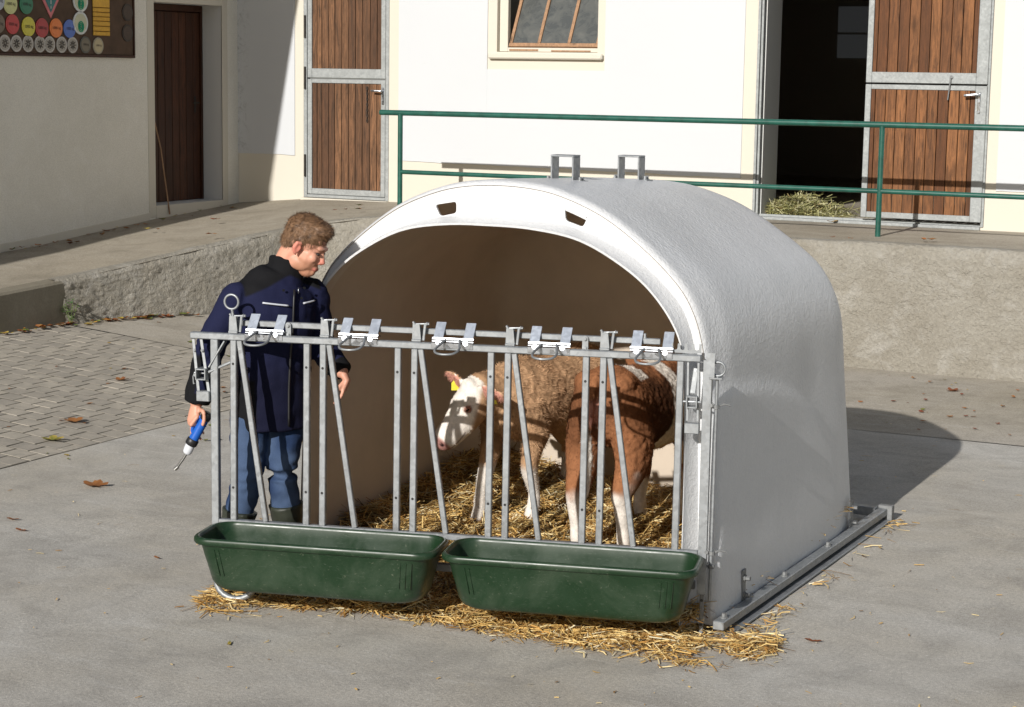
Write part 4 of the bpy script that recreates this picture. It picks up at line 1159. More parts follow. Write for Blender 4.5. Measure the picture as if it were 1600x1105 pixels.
BIG = [((-7.165, 8.767), .085, BR, OR, 'large brown maple leaf alone on the concrete left of the man'), ((-8.478, 10.162), .085, OR, BR, 'large orange-brown maple leaf on the setts'),
       ((-8.232, 9.654), .075, GR, YE, 'yellow-green leaf with a reddish stalk on the setts'), ((-9.112, 11.485), .06, OR, RE, 'orange curled leaf in the middle of the setts'),
       ((-7.007, 7.881), .04, BR, BR, 'small dark brown leaf near the left edge of the concrete'), ((-6.802, 7.712), .04, RE, OR, 'small rusty leaf beside a dark one near the left edge'),
       ((-5.83, 7.607), .028, OR, RE, 'tiny orange leaf on the concrete left of the left trough'), ((-4.665, 6.581), .026, YE, GR, 'tiny yellow-green leaf in front of the left trough'),
       ((-2.481, 7.882), .04, RE, BR, 'reddish brown leaf on the concrete by the near corner of the hut'), ((-3.638, 14.961), .06, RE, BR, 'red-brown leaf below the rough wall right of the hut')]
for i, ((x, y), s, a, b, lab) in enumerate(BIG):
    o = link('fallen_leaf', leaf_mesh(s, a, b, 5 if s > .05 else 1, .35, i), None, (x, y, zf(x)+.003), (0, 0, rs.uniform(0, 6)))
    tag(o, lab, 'leaf', 'fallen leaves')
tag(link('fallen_leaf', leaf_mesh(.07, YE, OR, 1, .5, 77), None, (-5.55, 17.72, 1.075), (0, 0, 1)), 'yellow leaf lying on the sill of the open doorway', 'leaf', 'fallen leaves')
mb_v = []; mb_f = []; mb_c = []
def scatter(x, y, z, s, c):
    a = rs.uniform(0, 6.28); n = 6; b = len(mb_v); tl_ = rs.uniform(-.35, .35)
    mb_v.append((x, y, z+.006)); mb_c.append(c)
    for k in range(n):
        t = 2*math.pi*k/n; u, w = s*(.7+.3*rs.random())*math.cos(t), s*.6*math.sin(t)
        mb_v.append((x+u*math.cos(a)-w*math.sin(a), y+u*math.sin(a)+w*math.cos(a), z+.004+abs(tl_*u)+rs.uniform(0, .3)*s)); mb_c.append(tuple(q*rs.uniform(.7, 1.2) for q in c))
    for k in range(n): mb_f.append((b, b+1+k, b+1+(k+1) % n))
pal = [BR, OR, YE, GR, RE, BR, OR]
for _ in range(70):
    y = rs.uniform(12.1, 14.2); x = np.interp(y, [12.1, 12.95, 13.5, 14.3], [-10.86, -10.86, -10.72, -10.43])+abs(rs.normal(0, .05)); scatter(x, y, zf(x)+rs.uniform(0, .02), rs.uniform(.02, .06), pal[rs.integers(7)])
for _ in range(60):
    x = rs.uniform(-10.7, -7.0); y = rs.uniform(9.3, 13.8); scatter(x, y, zf(x), rs.uniform(.012, .035), pal[rs.integers(7)])
for _ in range(40):
    x = rs.uniform(-4.4, -2.6); y = rs.uniform(13.1, 15.5); scatter(x, y, .006, rs.uniform(.012, .035), pal[rs.integers(7)])
for _ in range(45):
    y = rs.uniform(13.2, 17.5); x = -12.40+abs(rs.normal(0, .16)); z = np.interp(y, [13, 14.45, 16.3, 17.8], [.64, .72, .86, .95])+.012; scatter(x, y, z, rs.uniform(.02, .05), pal[rs.integers(7)])
for (x, y, z) in ((-11.69, 15.26, .845), (-10.66, 14.84, .88), (-11.39, 15.92, .92), (-10.13, 16.27, 1.05), (-10.0, 16.4, 1.055), (-10.3, 16.9, 1.05), (-9.9, 17.2, 1.06), (-4.9, 15.95, 1.07), (-4.2, 16.2, 1.07)):
    for k in range(2): scatter(x+rs.normal(0, .04), y+rs.normal(0, .04), z+.01, rs.uniform(.03, .055), pal[rs.integers(7)])
me = bpy.data.meshes.new('leaf_litter'); me.from_pydata(mb_v, [], mb_f); me.materials.append(M_LEAF); set_cols(me, np.array(mb_c)); shade(me, True)
tag(link('leaf_litter', me), 'small dry leaves gathered along the walls and over the yard', 'leaves', kind='stuff')
wd = thing('weed', 'small green weed growing in the corner between kerb and rough wall', 'plant', (-10.83, 12.98, zf(-10.83)))
V = []; F = []; cc = []
for k in range(34):
    a = rs.uniform(0, 6.28); h = rs.uniform(.05, .22); out = rs.uniform(.02, .10); s = rs.uniform(.018, .035)
    c = Vector((-10.83+out*math.cos(a), 12.97+out*math.sin(a)*.6, zf(-10.83)+h)); b = len(V)
    d = Vector((math.cos(a), math.sin(a), rs.uniform(-.3, .5))).normalized(); w = d.cross(Vector((0, 0, 1))).normalized()
    V += [c-d*s, c+w*s*.45+Vector((0, 0, .004)), c+d*s*1.3, c-w*s*.45+Vector((0, 0, .004))]; F.append((b, b+1, b+2, b+3)); cc += [tuple(q*rs.uniform(.6, 1.1) for q in lin(92, 118, 62))]*4
me = bpy.data.meshes.new('leaves'); me.from_pydata(V, [], F); me.materials.append(M_LEAF); set_cols(me, np.array(cc)); link('leaves', me, wd)
mb = MB()
for k in range(7):
    a = k*.9; mb.tube([(-10.83, 12.97, zf(-10.83)-.01), (-10.83+.04*math.cos(a), 12.97+.03*math.sin(a), zf(-10.83)+.1), (-10.83+.08*math.cos(a), 12.97+.05*math.sin(a), zf(-10.83)+.19)], .002, 4)
mb.build('stems', plain('weed_stem', lin(96, 112, 60), .7, bump=0), wd)
# ------------------------------------------------------------------ organic bodies: lofted limbs merged into one skin
def loft(path, radii, up=(0, 0, 1), seg=14, cap=.6):
    P = [Vector(p) for p in path]; n = len(P); R = [(r, r) if not isinstance(r, tuple) else r for r in radii]
    T = [(P[min(i+1, n-1)]-P[max(i-1, 0)]).normalized() for i in range(n)]
    ups = up if isinstance(up, list) else [up]*n
    rings = []
    def ring(c, t, u, ra, rb):
        u = Vector(u); s = t.cross(u)
        if s.length < 1e-3: s = t.cross(Vector((1, .2, 0)))
        s.normalize(); v = s.cross(t)
        return [c+s*ra*math.cos(a)+v*rb*math.sin(a) for a in [2*math.pi*k/seg for k in range(seg)]]
    m0 = min(R[0]); m1 = min(R[-1])
    rings.append(ring(P[0]-T[0]*m0*cap*.85, T[0], ups[0], R[0][0]*.55, R[0][1]*.55))
    for i in range(n): rings.append(ring(P[i], T[i], ups[i], *R[i]))
    rings.append(ring(P[-1]+T[-1]*m1*cap*.85, T[-1], ups[-1], R[-1][0]*.55, R[-1][1]*.55))
    V = [p for r in rings for p in r]; k = len(rings)
    V += [P[0]-T[0]*m0*cap*1.1, P[-1]+T[-1]*m1*cap*1.1]; a, b = len(V)-2, len(V)-1
    F = [(i*seg+j, i*seg+(j+1) % seg, (i+1)*seg+(j+1) % seg, (i+1)*seg+j) for i in range(k-1) for j in range(seg)]
    F += [(a, (j+1) % seg, j) for j in range(seg)]+[(b, (k-1)*seg+j, (k-1)*seg+(j+1) % seg) for j in range(seg)]
    return V, F
def spline(path, radii, sub=4):
    P = [Vector(p) for p in path]; R = [Vector((r, r, 0)) if not isinstance(r, tuple) else Vector((r[0], r[1], 0)) for r in radii]
    oP = []; oR = []
    def cr_(a, b, c, d, t): return .5*((2*b)+(c-a)*t+(2*a-5*b+4*c-d)*t*t+(3*b-a-3*c+d)*t**3)
    for i in range(len(P)-1):
        g = lambda L, k: L[max(0, min(len(L)-1, k))]
        for k in range(sub):
            t = k/sub; oP.append(cr_(g(P, i-1), P[i], P[i+1], g(P, i+2), t)); q = R[i].lerp(R[i+1], t); oR.append((q.x, q.y))
    oP.append(P[-1]); oR.append((R[-1].x, R[-1].y)); return oP, oR
def ell(c, r, R=None, seg=14, rings=9):
    V = []; F = []; c = Vector(c)
    for i in range(1, rings):
        a = math.pi*i/rings
        for k in range(seg):
            b = 2*math.pi*k/seg; V.append(Vector((r[0]*math.sin(a)*math.cos(b), r[1]*math.sin(a)*math.sin(b), r[2]*math.cos(a))))
    V += [Vector((0, 0, r[2])), Vector((0, 0, -r[2]))]; t, bo = len(V)-2, len(V)-1
    F = [(i*seg+k, (i+1)*seg+k, (i+1)*seg+(k+1) % seg, i*seg+(k+1) % seg) for i in range(rings-2) for k in range(seg)]
    F += [(t, k, (k+1) % seg) for k in range(seg)]+[(bo, (rings-2)*seg+(k+1) % seg, (rings-2)*seg+k) for k in range(seg)]
    if R is not None: V = [R @ p for p in V]
    return [p+c for p in V], F
def organic(name, pieces, voxel, it, material, fac=.5):
    mb = MB()
    for V, F in pieces: mb.add(V, F)
    me = mb.mesh(name+'_src', material); o = bpy.data.objects.new('tmp', me); COL.objects.link(o)
    rm = o.modifiers.new('r', 'REMESH'); rm.mode = 'VOXEL'; rm.voxel_size = voxel; rm.use_smooth_shade = True
    sm = o.modifiers.new('s', 'SMOOTH'); sm.iterations = it; sm.factor = fac
    dg = bpy.context.evaluated_depsgraph_get(); dg.update()
    out = bpy.data.meshes.new_from_object(o.evaluated_get(dg)); out.name = name
    bpy.data.objects.remove(o); bpy.data.meshes.remove(me)
    out.materials.clear(); out.materials.append(material); shade(out, True)
    return out
def coords(me):
    a = np.empty(len(me.vertices)*3, np.float32); me.vertices.foreach_get('co', a); return a.reshape(-1, 3)
def put_coords(me, V): me.vertices.foreach_set('co', np.asarray(V, np.float32).ravel()); me.update()
def normals(me):
    a = np.empty(len(me.vertices)*3, np.float32); me.vertices.foreach_get('normal', a); return a.reshape(-1, 3)
def pn(V, sc, off=0): return np.array([noise.noise((x*sc+off, y*sc, z*sc)) for x, y, z in V.tolist()])
def seg_d(V, a, b):
    a = np.array(a); b = np.array(b); d = b-a; t = np.clip(((V-a) @ d)/(d @ d), 0, 1)
    return np.linalg.norm(V-(a+t[:, None]*d), axis=1), ((V-a) @ d)/(d @ d)
def sstep(a, b, x): t = np.clip((x-a)/(b-a), 0, 1); return t*t*(3-2*t)
def mixc(c, col, w): return c*(1-w[:, None])+np.array(col)*w[:, None]
def fur(me, cols, n, l0, l1, w, combfun, material, name, parent, lift=.35, mask=None, lens=None):
    """thin tapering hairs lying on the skin"""
    V = coords(me); N = normals(me)
    me.calc_loop_triangles(); T = np.empty(len(me.loop_triangles)*3, np.int32); me.loop_triangles.foreach_get('vertices', T); T = T.reshape(-1, 3)
    A = np.linalg.norm(np.cross(V[T[:, 1]]-V[T[:, 0]], V[T[:, 2]]-V[T[:, 0]]), axis=1)
    if mask is not None: A = A*mask[T[:, 0]]
    f = RNG.choice(len(T), n, p=A/A.sum()); u = RNG.random((n, 2)); fl = u.sum(1) > 1; u[fl] = 1-u[fl]
    w3 = np.stack([1-u.sum(1), u[:, 0], u[:, 1]], 1)
    P = (V[T[f]]*w3[:, :, None]).sum(1); Nn = N[T[f[:]], :][:, 0]; C = (cols[T[f]]*w3[:, :, None]).sum(1)
    d = combfun(P, Nn); d = d-Nn*(d*Nn).sum(1)[:, None]; d += RNG.normal(0, .35, d.shape); d /= np.linalg.norm(d, axis=1)[:, None]+1e-6
    d = d+Nn*lift; d /= np.linalg.norm(d, axis=1)[:, None]
    s = np.cross(d, Nn); s /= np.linalg.norm(s, axis=1)[:, None]+1e-6
    L = RNG.uniform(l0, l1, n)[:, None]
    if lens is not None: L = L*lens[T[f, 0]][:, None]
    W = w*RNG.uniform(.7, 1.3, n)[:, None]
    VV = np.stack([P-s*W-Nn*.002, P+s*W-Nn*.002, P+d*L], 1).reshape(-1, 3)
    C = np.repeat(C*RNG.uniform(.62, 1.35, (n, 1)), 3, 0)
    o = link(name, np_mesh(name, VV, np.arange(n*3).reshape(-1, 3), material, C), parent)
    tag(o, kind='stuff'); return o

# ------------------------------------------------------------------ calves
def rot_to(fwd, up=(0, 0, 1)):
    f = Vector(fwd).normalized(); u = Vector(up); l = u.cross(f).normalized(); u = f.cross(l)
    return Matrix((f, l, u)).transposed()
def calf(label, loc, rotz, sc, feet, neck, hdir, paint, furlen, furn, tags, ear_pose, tailpts, curls, hsc=1.0):
    """local frame: x forward, y left, z up; feet = dict of hoof positions"""
    root = thing('calf', label, 'calf', loc, rotz, 'calves in the hut')
    pc = []
    tor = [(-.47, .68, .05, .07), (-.43, .68, .125, .14), (-.33, .675, .165, .175), (-.18, .64, .165, .18), (0, .615, .172, .198), (.16, .61, .168, .205), (.28, .625, .15, .195), (.38, .645, .115, .15), (.44, .65, .06, .08)]
    P, R = spline([(x, 0, z) for x, z, a, b in tor], [(a, b) for x, z, a, b in tor], 3); pc.append(loft(P, R, seg=20))
    pc.append(ell((-.36, .09, .775), (.07, .05, .05))); pc.append(ell((-.36, -.09, .775), (.07, .05, .05)))      # hip bones
    pc.append(loft([(-.40, 0, .80), (0, 0, .79), (.28, 0, .80)], [.03, .03, .035], seg=8))                          # spine
    for side, k in ((1, 'l'), (-1, 'r')):
        fx, fy = feet['f'+k]; dx = fx-.31; y = side*.105
        kn = Vector((.30+dx*.45, y+(fy-y)*.5, .285)); 
        P, R = spline([(.27, side*.10, .62), (.255+dx*.05, side*.125, .46), (.27+dx*.2, side*.115, .40), kn, (fx-.012, fy, .16), (fx-.008, fy, .085), (fx+.01, fy, .05), (fx+.022, fy, .0)],
                      [(.065, .12), (.058, .088), (.050, .064), (.042, .047), (.029, .032), (.033, .036), (.032, .036), (.035, .042)], 4)
        pc.append(loft(P, R, up=(1, 0, 0), cap=.2))
        hx, hy = feet['h'+k]; dx = hx+.37; y = side*.10
        P, R = spline([(-.32, side*.08, .66), (-.30, side*.11, .54), (-.315+dx*.15, side*.118, .44), (-.355+dx*.35, side*.11+(hy-y)*.3, .365), (-.405+dx*.7, y+(hy-y)*.7, .30), (hx-.035, hy, .25), (hx-.02, hy, .15), (hx-.01, hy, .08), (hx+.008, hy, .045), (hx+.02, hy, 0)],
                      [(.085, .14), (.082, .132), (.074, .108), (.060, .082), (.047, .062), (.040, .050), (.031, .035), (.033, .037), (.032, .036), (.035, .042)], 4)
        pc.append(loft(P, R, up=(1, 0, 0), cap=.2))
    # neck and head
    N0 = Vector((.27, 0, .67)); poll = Vector(neck[-1])
    P, R = spline([N0]+[Vector(p) for p in neck], [(.115, .155)]+[(.10-.022*i/len(neck), .135-.045*i/len(neck)) for i in range(1, len(neck)+1)], 5); pc.append(loft(P, R, seg=16))
    HR = rot_to(hdir); hp = lambda x, y, z: poll+HR @ (Vector((x, y, z))*hsc)
    hs = [(-.03, -.015, .060, .060), (.02, -.02, .078, .080), (.07, -.030, .080, .085), (.12, -.036, .067, .076), (.170, -.038, .060, .066), (.215, -.036, .060, .059), (.250, -.038, .056, .051), (.268, -.040, .042, .038)]
    P, R = spline([hp(x, 0, z) for x, z, a, b in hs], [(a*hsc, b*hsc) for x, z, a, b in hs], 3); pc.append(loft(P, R, up=tuple(HR @ Vector((0, 0, 1))), seg=18))
    for s in (-1, 1):
        pc.append(ell(hp(.085, s*.058, .012), (.028, .024, .022), HR)); pc.append(ell(hp(.06, s*.045, -.065), (.055, .028, .035), HR)); pc.append(ell(hp(.250, s*.032, -.026), (.022, .019, .022), HR))
    pc.append(ell(hp(0, 0, .045), (.035, .05, .028), HR))
    pc.append(ell(hp(.235, 0, -.072), (.035, .032, .018), HR))
    for s, ev in ear_pose.items():
        e0 = hp(.0, s*.062, .012); d = (HR @ Vector(ev)).normalized(); nrm = (HR @ Vector((.9, 0, .25))).normalized()
        P, R = spline([e0-d*.02, e0+d*.03, e0+d*.075, e0+d*.12, e0+d*.155], [(.022, .020), (.044, .014), (.057, .010), (.046, .008), (.018, .007)], 3); pc.append(loft(P, R, up=tuple(nrm), seg=12, cap=.3))
    P, R = spline(tailpts, [.030]+[.022]*(len(tailpts)-3)+[.024, .018], 4); pc.append(loft(P, R, seg=8))
    pc = [([p*sc for p in V], F) for V, F in pc]
    me = organic('body', pc, .0095, 5, M_FUR)
    V = coords(me); N = normals(me)
    if curls:
        w = sstep(.3, .5, V[:, 2]/sc)*(seg_d(V/sc, tuple(hp(0, 0, 0)), tuple(hp(.28, 0, -.03)))[0] > .12)
        V = V+N*(w*(.010*np.abs(pn(V, 26))+.004*pn(V, 60)))[:, None]
    else: V = V+N*(.0025*pn(V, 35))[:, None]
    put_coords(me, V)
    Vs = V/sc
    hd, ht = seg_d(Vs, tuple(hp(0, 0, -.02)), tuple(hp(.28, 0, -.036)))
    # head-frame coordinates for painting
    Hm = np.array(HR.transposed()); Hc = (Vs-np.array(poll)) @ Hm.T/hsc
    earw = np.zeros(len(V))
    for s, ev in ear_pose.items():
        e0 = hp(.0, s*.062, .012); d = (HR @ Vector(ev)).normalized(); q, t = seg_d(Vs, tuple(e0+d*.035), tuple(e0+d*.16)); earw = np.maximum(earw, (q < .05)*(t > 0))
    cols = paint(Vs, N, hd, Hc, earw, HR)
    cols = np.clip(cols*(1+.18*pn(V, 14, 3)+.10*pn(V, 45, 7))[:, None], 0, 1)
    set_cols(me, cols); body = link('body', me, root)
    def comb(P, Nn):
        q = np.tile(np.array([-.55, 0, -.7]), (len(P), 1)); return q+curls*np.stack([pn(P, 22, 1), pn(P, 22, 5), pn(P, 22, 9)], 1)*1.6
    mask = np.where((hd < .12) & (Hc[:, 0] > .16), .05, 1.0)*np.where(V[:, 2] < .05, .1, 1.0)
    fur(me, cols, furn, furlen[0], furlen[1], .0013, comb, M_FURS, 'coat', root, .4, mask, np.where(hd < .15, .38, 1.0)*np.where(Vs[:, 2] < .36, .45, 1.0))
    # eyes, ear tags
    for s in (-1, 1):
        mb = MB(); Vv, Ff = ell(hp(.092, s*.068, .006)*sc, (.0135*sc, .009*sc, .0100*sc), HR); mb.add(Vv, Ff); mb.build('eye', plain('calf_eye', (.006, .004, .004), .12, var=.1, bump=0), root, smooth=True)
    for s, off, face in tags:
        e0 = hp(.0, s*.062, .012); d = (HR @ Vector(ear_pose[s])).normalized(); c = (e0+d*.085)*sc+Vector(off)
        fz = Vector(face).normalized(); dn = Vector((0, 0, -1)); dn = (dn-fz*dn.dot(fz)).normalized(); sd = dn.cross(fz)
        poly = [(-.012, -.012), (.012, -.012), (.014, .0), (.0235, .012), (.0235, .050), (-.0235, .050), (-.0235, .012), (-.014, .0)]
        Vv = [c+sd*a+dn*b+fz*h for h in (.0, .0035) for a, b in poly]; n = len(poly)
        MB().add(Vv, [tuple(range(n-1, -1, -1)), tuple(range(n, 2*n))]+[(i, (i+1) % n, n+(i+1) % n, n+i) for i in range(n)]).build('ear_tag', M_YTAG, root)
    return root

TAN, TAN2, WHT, PINK = np.array(lin(184, 148, 114)), np.array(lin(142, 108, 80)), np.array(lin(228, 220, 210)), np.array(lin(196, 140, 124))
def paint1(V, N, hd, Hc, earw, HR):
    n1 = pn(V, 9); c = np.tile(TAN, (len(V), 1)); c = mixc(c, TAN2, sstep(-.1, .5, pn(V, 5, 4))*.6)
    c = mixc(c, np.array(lin(190, 160, 125)), sstep(.44, .40, V[:, 2]+.03*n1)*.8*(np.abs(V[:, 0]) < .25))
    c = mixc(c, WHT*.92, sstep(.33, .29, V[:, 2]+.05*n1)*((V[:, 0] > .1) | (V[:, 2] < .22)))
    isface = (hd < .16) & (earw < .5) & (Hc[:, 0] > -.045)
    front = Hc[:, 0]*.55+Hc[:, 2]*1.0-np.abs(Hc[:, 1])*.55
    wface = sstep(-.03, .0, front+.012*n1+.02+.25*np.maximum(0, Hc[:, 0]-.13))*isface
    c = mixc(c, WHT, wface)
    c = mixc(c, np.array(lin(165, 120, 112)), sstep(.250, .266, Hc[:, 0])*isface)
    nost = np.minimum(np.linalg.norm(Hc-np.array([.272, .030, -.026]), axis=1), np.linalg.norm(Hc-np.array([.272, -.030, -.026]), axis=1))
    c = mixc(c, np.array(lin(40, 22, 22)), sstep(.013, .008, nost))
    mouth = np.abs(Hc[:, 2]+.066)+10*np.maximum(0, .17-Hc[:, 0])
    c = mixc(c, np.array(lin(90, 60, 55)), sstep(.006, .002, mouth)*isface*.8)
    for s in (1, -1):
        c = mixc(c, np.array(lin(150, 105, 90)), sstep(.022, .016, np.linalg.norm(Hc-np.array([.092, s*.068, .006]), axis=1)))
    nf = N @ np.array(HR @ Vector((.95, 0, .2)))
    c = mixc(c, PINK, earw*sstep(.3, .7, nf)); c = mixc(c, np.array(lin(200, 160, 130)), earw*sstep(.3, 0, nf)*.8)
    hoof = sstep(.035, .025, V[:, 2]); return mixc(c, np.array(lin(120, 95, 70)), hoof)
RB, RB2 = np.array(lin(146, 98, 66)), np.array(lin(98, 62, 40))
def paint2(V, N, hd, Hc, earw, HR):
    n1 = pn(V, 8); c = np.tile(RB, (len(V), 1)); c = mixc(c, RB2, sstep(-.2, .5, pn(V, 4, 4))*.7)
    x, y, z = V[:, 0], V[:, 1], V[:, 2]
    c = mixc(c, RB2*.55, sstep(-.05, -.13, y+.04*n1)*sstep(-.30, -.12, x+.05*n1)*sstep(.40, .48, z))
    band = np.abs(x-.06-.10*(z-.6)+.03*n1); c = mixc(c, WHT, sstep(.062, .045, band-.05*sstep(.66, .45, z))*(y < .04)*(hd > .16)*(z > .34))
    c = mixc(c, WHT, sstep(.075, .055, np.abs(x+.20+.03*n1)+.6*np.maximum(0, np.abs(y+.05)-.05))*(z > .78))
    c = mixc(c, np.array(lin(215, 190, 160)), sstep(.46, .42, z+.03*n1)*(np.abs(x) < .24))
    c = mixc(c, WHT, sstep(.34, .22, z+.16*n1+.05*pn(V, 20)))
    c = mixc(c, WHT*.95, (x < -.465)*(np.abs(y) < .06)*sstep(.60, .54, z+.03*n1))
    c = mixc(c, PINK, (x < -.44)*(np.abs(y) < .035)*sstep(.60, .63, z)*sstep(.74, .70, z)*.8)
    isface = (hd < .16) & (earw < .5) & (Hc[:, 0] > .0); c = mixc(c, WHT, isface*sstep(.0, .03, Hc[:, 2]+.03))
    hoof = sstep(.035, .025, z); return mixc(c, np.array(lin(120, 95, 70)), hoof)

def local_dir(v, rotz): return (Matrix.Rotation(-rotz, 3, 'Z') @ Vector(v))
# calf 1: light brown, facing out of the hut, head turned to its right
hd1 = Vector((-.17, -.985, 0)).normalized(); rz1 = math.atan2(hd1.y, hd1.x); loc1 = Vector((-4.44, 9.19, .085)); s1 = 1.06
def to_l1(w): return tuple(local_dir(Vector(w)-loc1, rz1)/s1)
f1 = {'fr': to_l1((-4.62, 8.79, 0))[:2], 'fl': to_l1((-4.385, 8.95, 0))[:2], 'hr': to_l1((-4.55, 9.70, 0))[:2], 'hl': to_l1((-4.33, 9.44, 0))[:2]}
calf('light brown calf with a white face looking left through the fence', loc1, rz1, s1, f1,
     [to_l1((-4.54, 8.74, .80)), to_l1((-4.565, 8.62, .825))], tuple(local_dir((-.36, -.50, -.66), rz1)), paint1, (.014, .032), 30000,
     [(1, (0, 0, .0), local_dir((.55, -.85, .0), rz1)), (-1, (0, 0, -.005), local_dir((.55, -.85, 0), rz1))], {1: (-.25, 1.0, -.35), -1: (-.05, -1.0, .42)},
     [(-.44, 0, .79), (-.49, 0, .74), (-.515, 0, .60), (-.51, .01, .42), (-.50, .01, .26)], 1.0, 1.13)
# calf 2: red-brown, its hindquarters to the fence
loc2 = Vector((-3.775, 8.93, .07)); rz2 = math.radians(88); s2 = 1.13
def to_l2(w): return tuple(local_dir(Vector(w)-loc2, rz2)/s2)
f2 = {'hl': to_l2((-3.905, 8.50, 0))[:2], 'hr': to_l2((-3.675, 8.55, 0))[:2], 'fl': to_l2((-3.89, 9.25, 0))[:2], 'fr': to_l2((-3.68, 9.29, 0))[:2]}
calf('red-brown calf with white legs standing with its rump to the fence', loc2, rz2, s2, f2,
     [to_l2((-3.80, 9.33, .86)), to_l2((-3.83, 9.44, .90))], tuple(local_dir((-.05, .80, -.50), rz2)), paint2, (.008, .018), 26000,
     [(-1, (.0, 0, 0), local_dir((.3, -.95, 0), rz2))], {1: (-.1, 1.0, .1), -1: (-.1, -1.0, .12)},
     [(-.44, 0, .80), (-.50, 0, .75), (-.525, 0, .60), (-.52, .0, .45), (-.515, .01, .30)], .35)
# ------------------------------------------------------------------ the man beside the hut
TC = Vector((math.sin(YAW), -math.cos(YAW), 0))              # towards the viewer
M0 = Vector((-5.105, 7.52, 0))+TC*.07
man = thing('person', 'man in navy and black work jacket, jeans and rubber boots holding a blue tool', 'person', M0)
def MP(s, t, z): return M0+r0*s+TC*t+Vector((0, 0, z))
FA_ = math.radians(32)
bf = (r0*math.sin(FA_)+TC*math.cos(FA_)); bl = (r0*math.cos(FA_)-TC*math.sin(FA_))     # facing and left-hand directions
ha = math.radians(75); hf = (r0*math.sin(ha)+TC*math.cos(ha))*.90+Vector((0, 0, -.46)); HM = rot_to(hf, (-.06, 0, 1)); HS = 1.07
HC = MP(.200, .03, 1.645)
def hp(x, y, z): return HC+HM @ (Vector((x, y, z))*HS)
def hell(c, r): return ell(hp(*c), tuple(q*HS for q in r), HM)
def hloft(pts, rs_, up=(0, 1, 0)): return loft([hp(*p) for p in pts], [tuple(q*HS for q in r) if isinstance(r, tuple) else r*HS for r in rs_], up=tuple(HM @ Vector(up)), seg=12)
NB = MP(.095, .0, 1.465)
SR, ER, WR = MP(-.118, .09, 1.385), MP(-.232, .14, 1.175), MP(-.296, .17, .905)
SL, EL, WL = MP(.212, -.10, 1.395), MP(.255, -.13, 1.14), MP(.368, -.03, 1.03)
pel = MP(.030, 0, .92)
hipR, knR, anR = MP(-.055, .05, .90), MP(-.072, .10, .55), MP(-.161, .10, .12)
hipL, knL, anL = MP(.105, -.04, .90), MP(.085, .03, .58), MP(.126, -.02, .11)
pc = [hell((-.014, 0, .035), (.098, .076, .088)), hell((.030, 0, -.035), (.062, .060, .085)), hell((.052, 0, -.103), (.036, .036, .026)), hell((.012, .034, -.078), (.052, .024, .034)), hell((.012, -.034, -.078), (.052, .024, .034)),
      hell((.076, 0, .020), (.020, .050, .013)), hell((.062, .036, -.030), (.024, .020, .022)), hell((.062, -.036, -.030), (.024, .020, .022)), hell((.088, 0, -.074), (.012, .023, .012)), hell((.082, 0, -.098), (.012, .018, .012)),
      hloft([(.080, 0, .010), (.092, 0, -.014), (.105, 0, -.036), (.096, 0, -.044)], [.008, (.010, .010), (.0115, .0115), .008])]
for s in (-1, 1):
    pc += [hell((.094, s*.012, -.041), (.010, .007, .0075)), hloft([(.004, s*.074, .012), (-.012, s*.087, .010), (-.016, s*.087, -.015), (-.008, s*.082, -.035), (.0, s*.076, -.042)], [.007, .010, .010, .008, .006])]
    pc.append(hell((-.004, s*.078, -.014), (.016, .006, .024)))
pc.append(loft(*spline([hp(-.035, 0, -.035), hp(-.045, 0, -.10), NB+Vector((0, 0, .03)), NB-Vector((0, 0, .06))], [.060, .058, .062, .08], 3)))
tor = [(pel, .15, .105), (MP(.034, 0, 1.06), .145, .10), (MP(.045, 0, 1.25), .165, .115), (MP(.06, 0, 1.38), .155, .10), (MP(.085, 0, 1.47), .09, .075)]
pc.append(loft([p for p, a, b in tor], [(a, b) for p, a, b in tor], up=tuple(bf)))
for a, b, c in ((SR, ER, WR), (SL, EL, WL)): pc.append(loft([a, a.lerp(b, .5), b, b.lerp(c, .5), c], [.055, .05, .043, .040, .030]))
for a, b, c in ((hipR, knR, anR), (hipL, knL, anL)): pc.append(loft([a, a.lerp(b, .5), b, b.lerp(c, .4), c], [.080, .068, .046, .045, .04]))
# tool axis for the gripping hand
T0, T1, T2, T3 = MP(-.241, .20, .862), MP(-.314, .195, .730), MP(-.339, .19, .678), MP(-.385, .185, .605)
tdir = (T1-T0).normalized(); grip = T0.lerp(T1, .36)
def finger(pts, r=.0088): P, R = spline(pts, [r*1.08, r, r*.95, r*.82][:len(pts)], 3); return loft(P, R, seg=9)
hv_ = r0
pw = WR; kn0 = MP(-.314, .182, .832)
pc.append(loft([WR, WR.lerp(kn0, .45), kn0, kn0+Vector((0, 0, -.02))], [(.028, .022), (.036, .020), (.038, .017), (.034, .014)], up=tuple((r0*.8-TC*.6))))
outw = (-r0*.85+TC*.5).normalized()
for k in range(4):
    b = kn0+TC*(.030-.021*k)+Vector((0, 0, -.018+.004*k)); cgrip = T0.lerp(T1, .18+.20*k)
    side_ = (b-cgrip); side_ -= tdir*side_.dot(tdir); side_.normalize(); per = tdir.cross(side_)*(1)
    sgn = 1 if per.dot(TC) < 0 else -1
    a1 = cgrip+side_*.036; a2 = cgrip+(side_*.55+per*sgn*.85)*.033; a3 = cgrip+(-side_*.5+per*sgn*.87)*.031
    pc.append(finger([b, b.lerp(a1, .6)+Vector((0, 0, -.006)), a1+Vector((0, 0, -.008)), a2, a3], .0088) if False else finger([b, a1, a2, a3], .0092-.0004*k))
pc.append(finger([WR.lerp(kn0, .35)+r0*.022, T0+r0*-.012+TC*.028+Vector((0, 0, .022)), T0.lerp(T1, .1)+TC*.032, T0.lerp(T1, .32)+TC*.030+r0*.008], .0105))
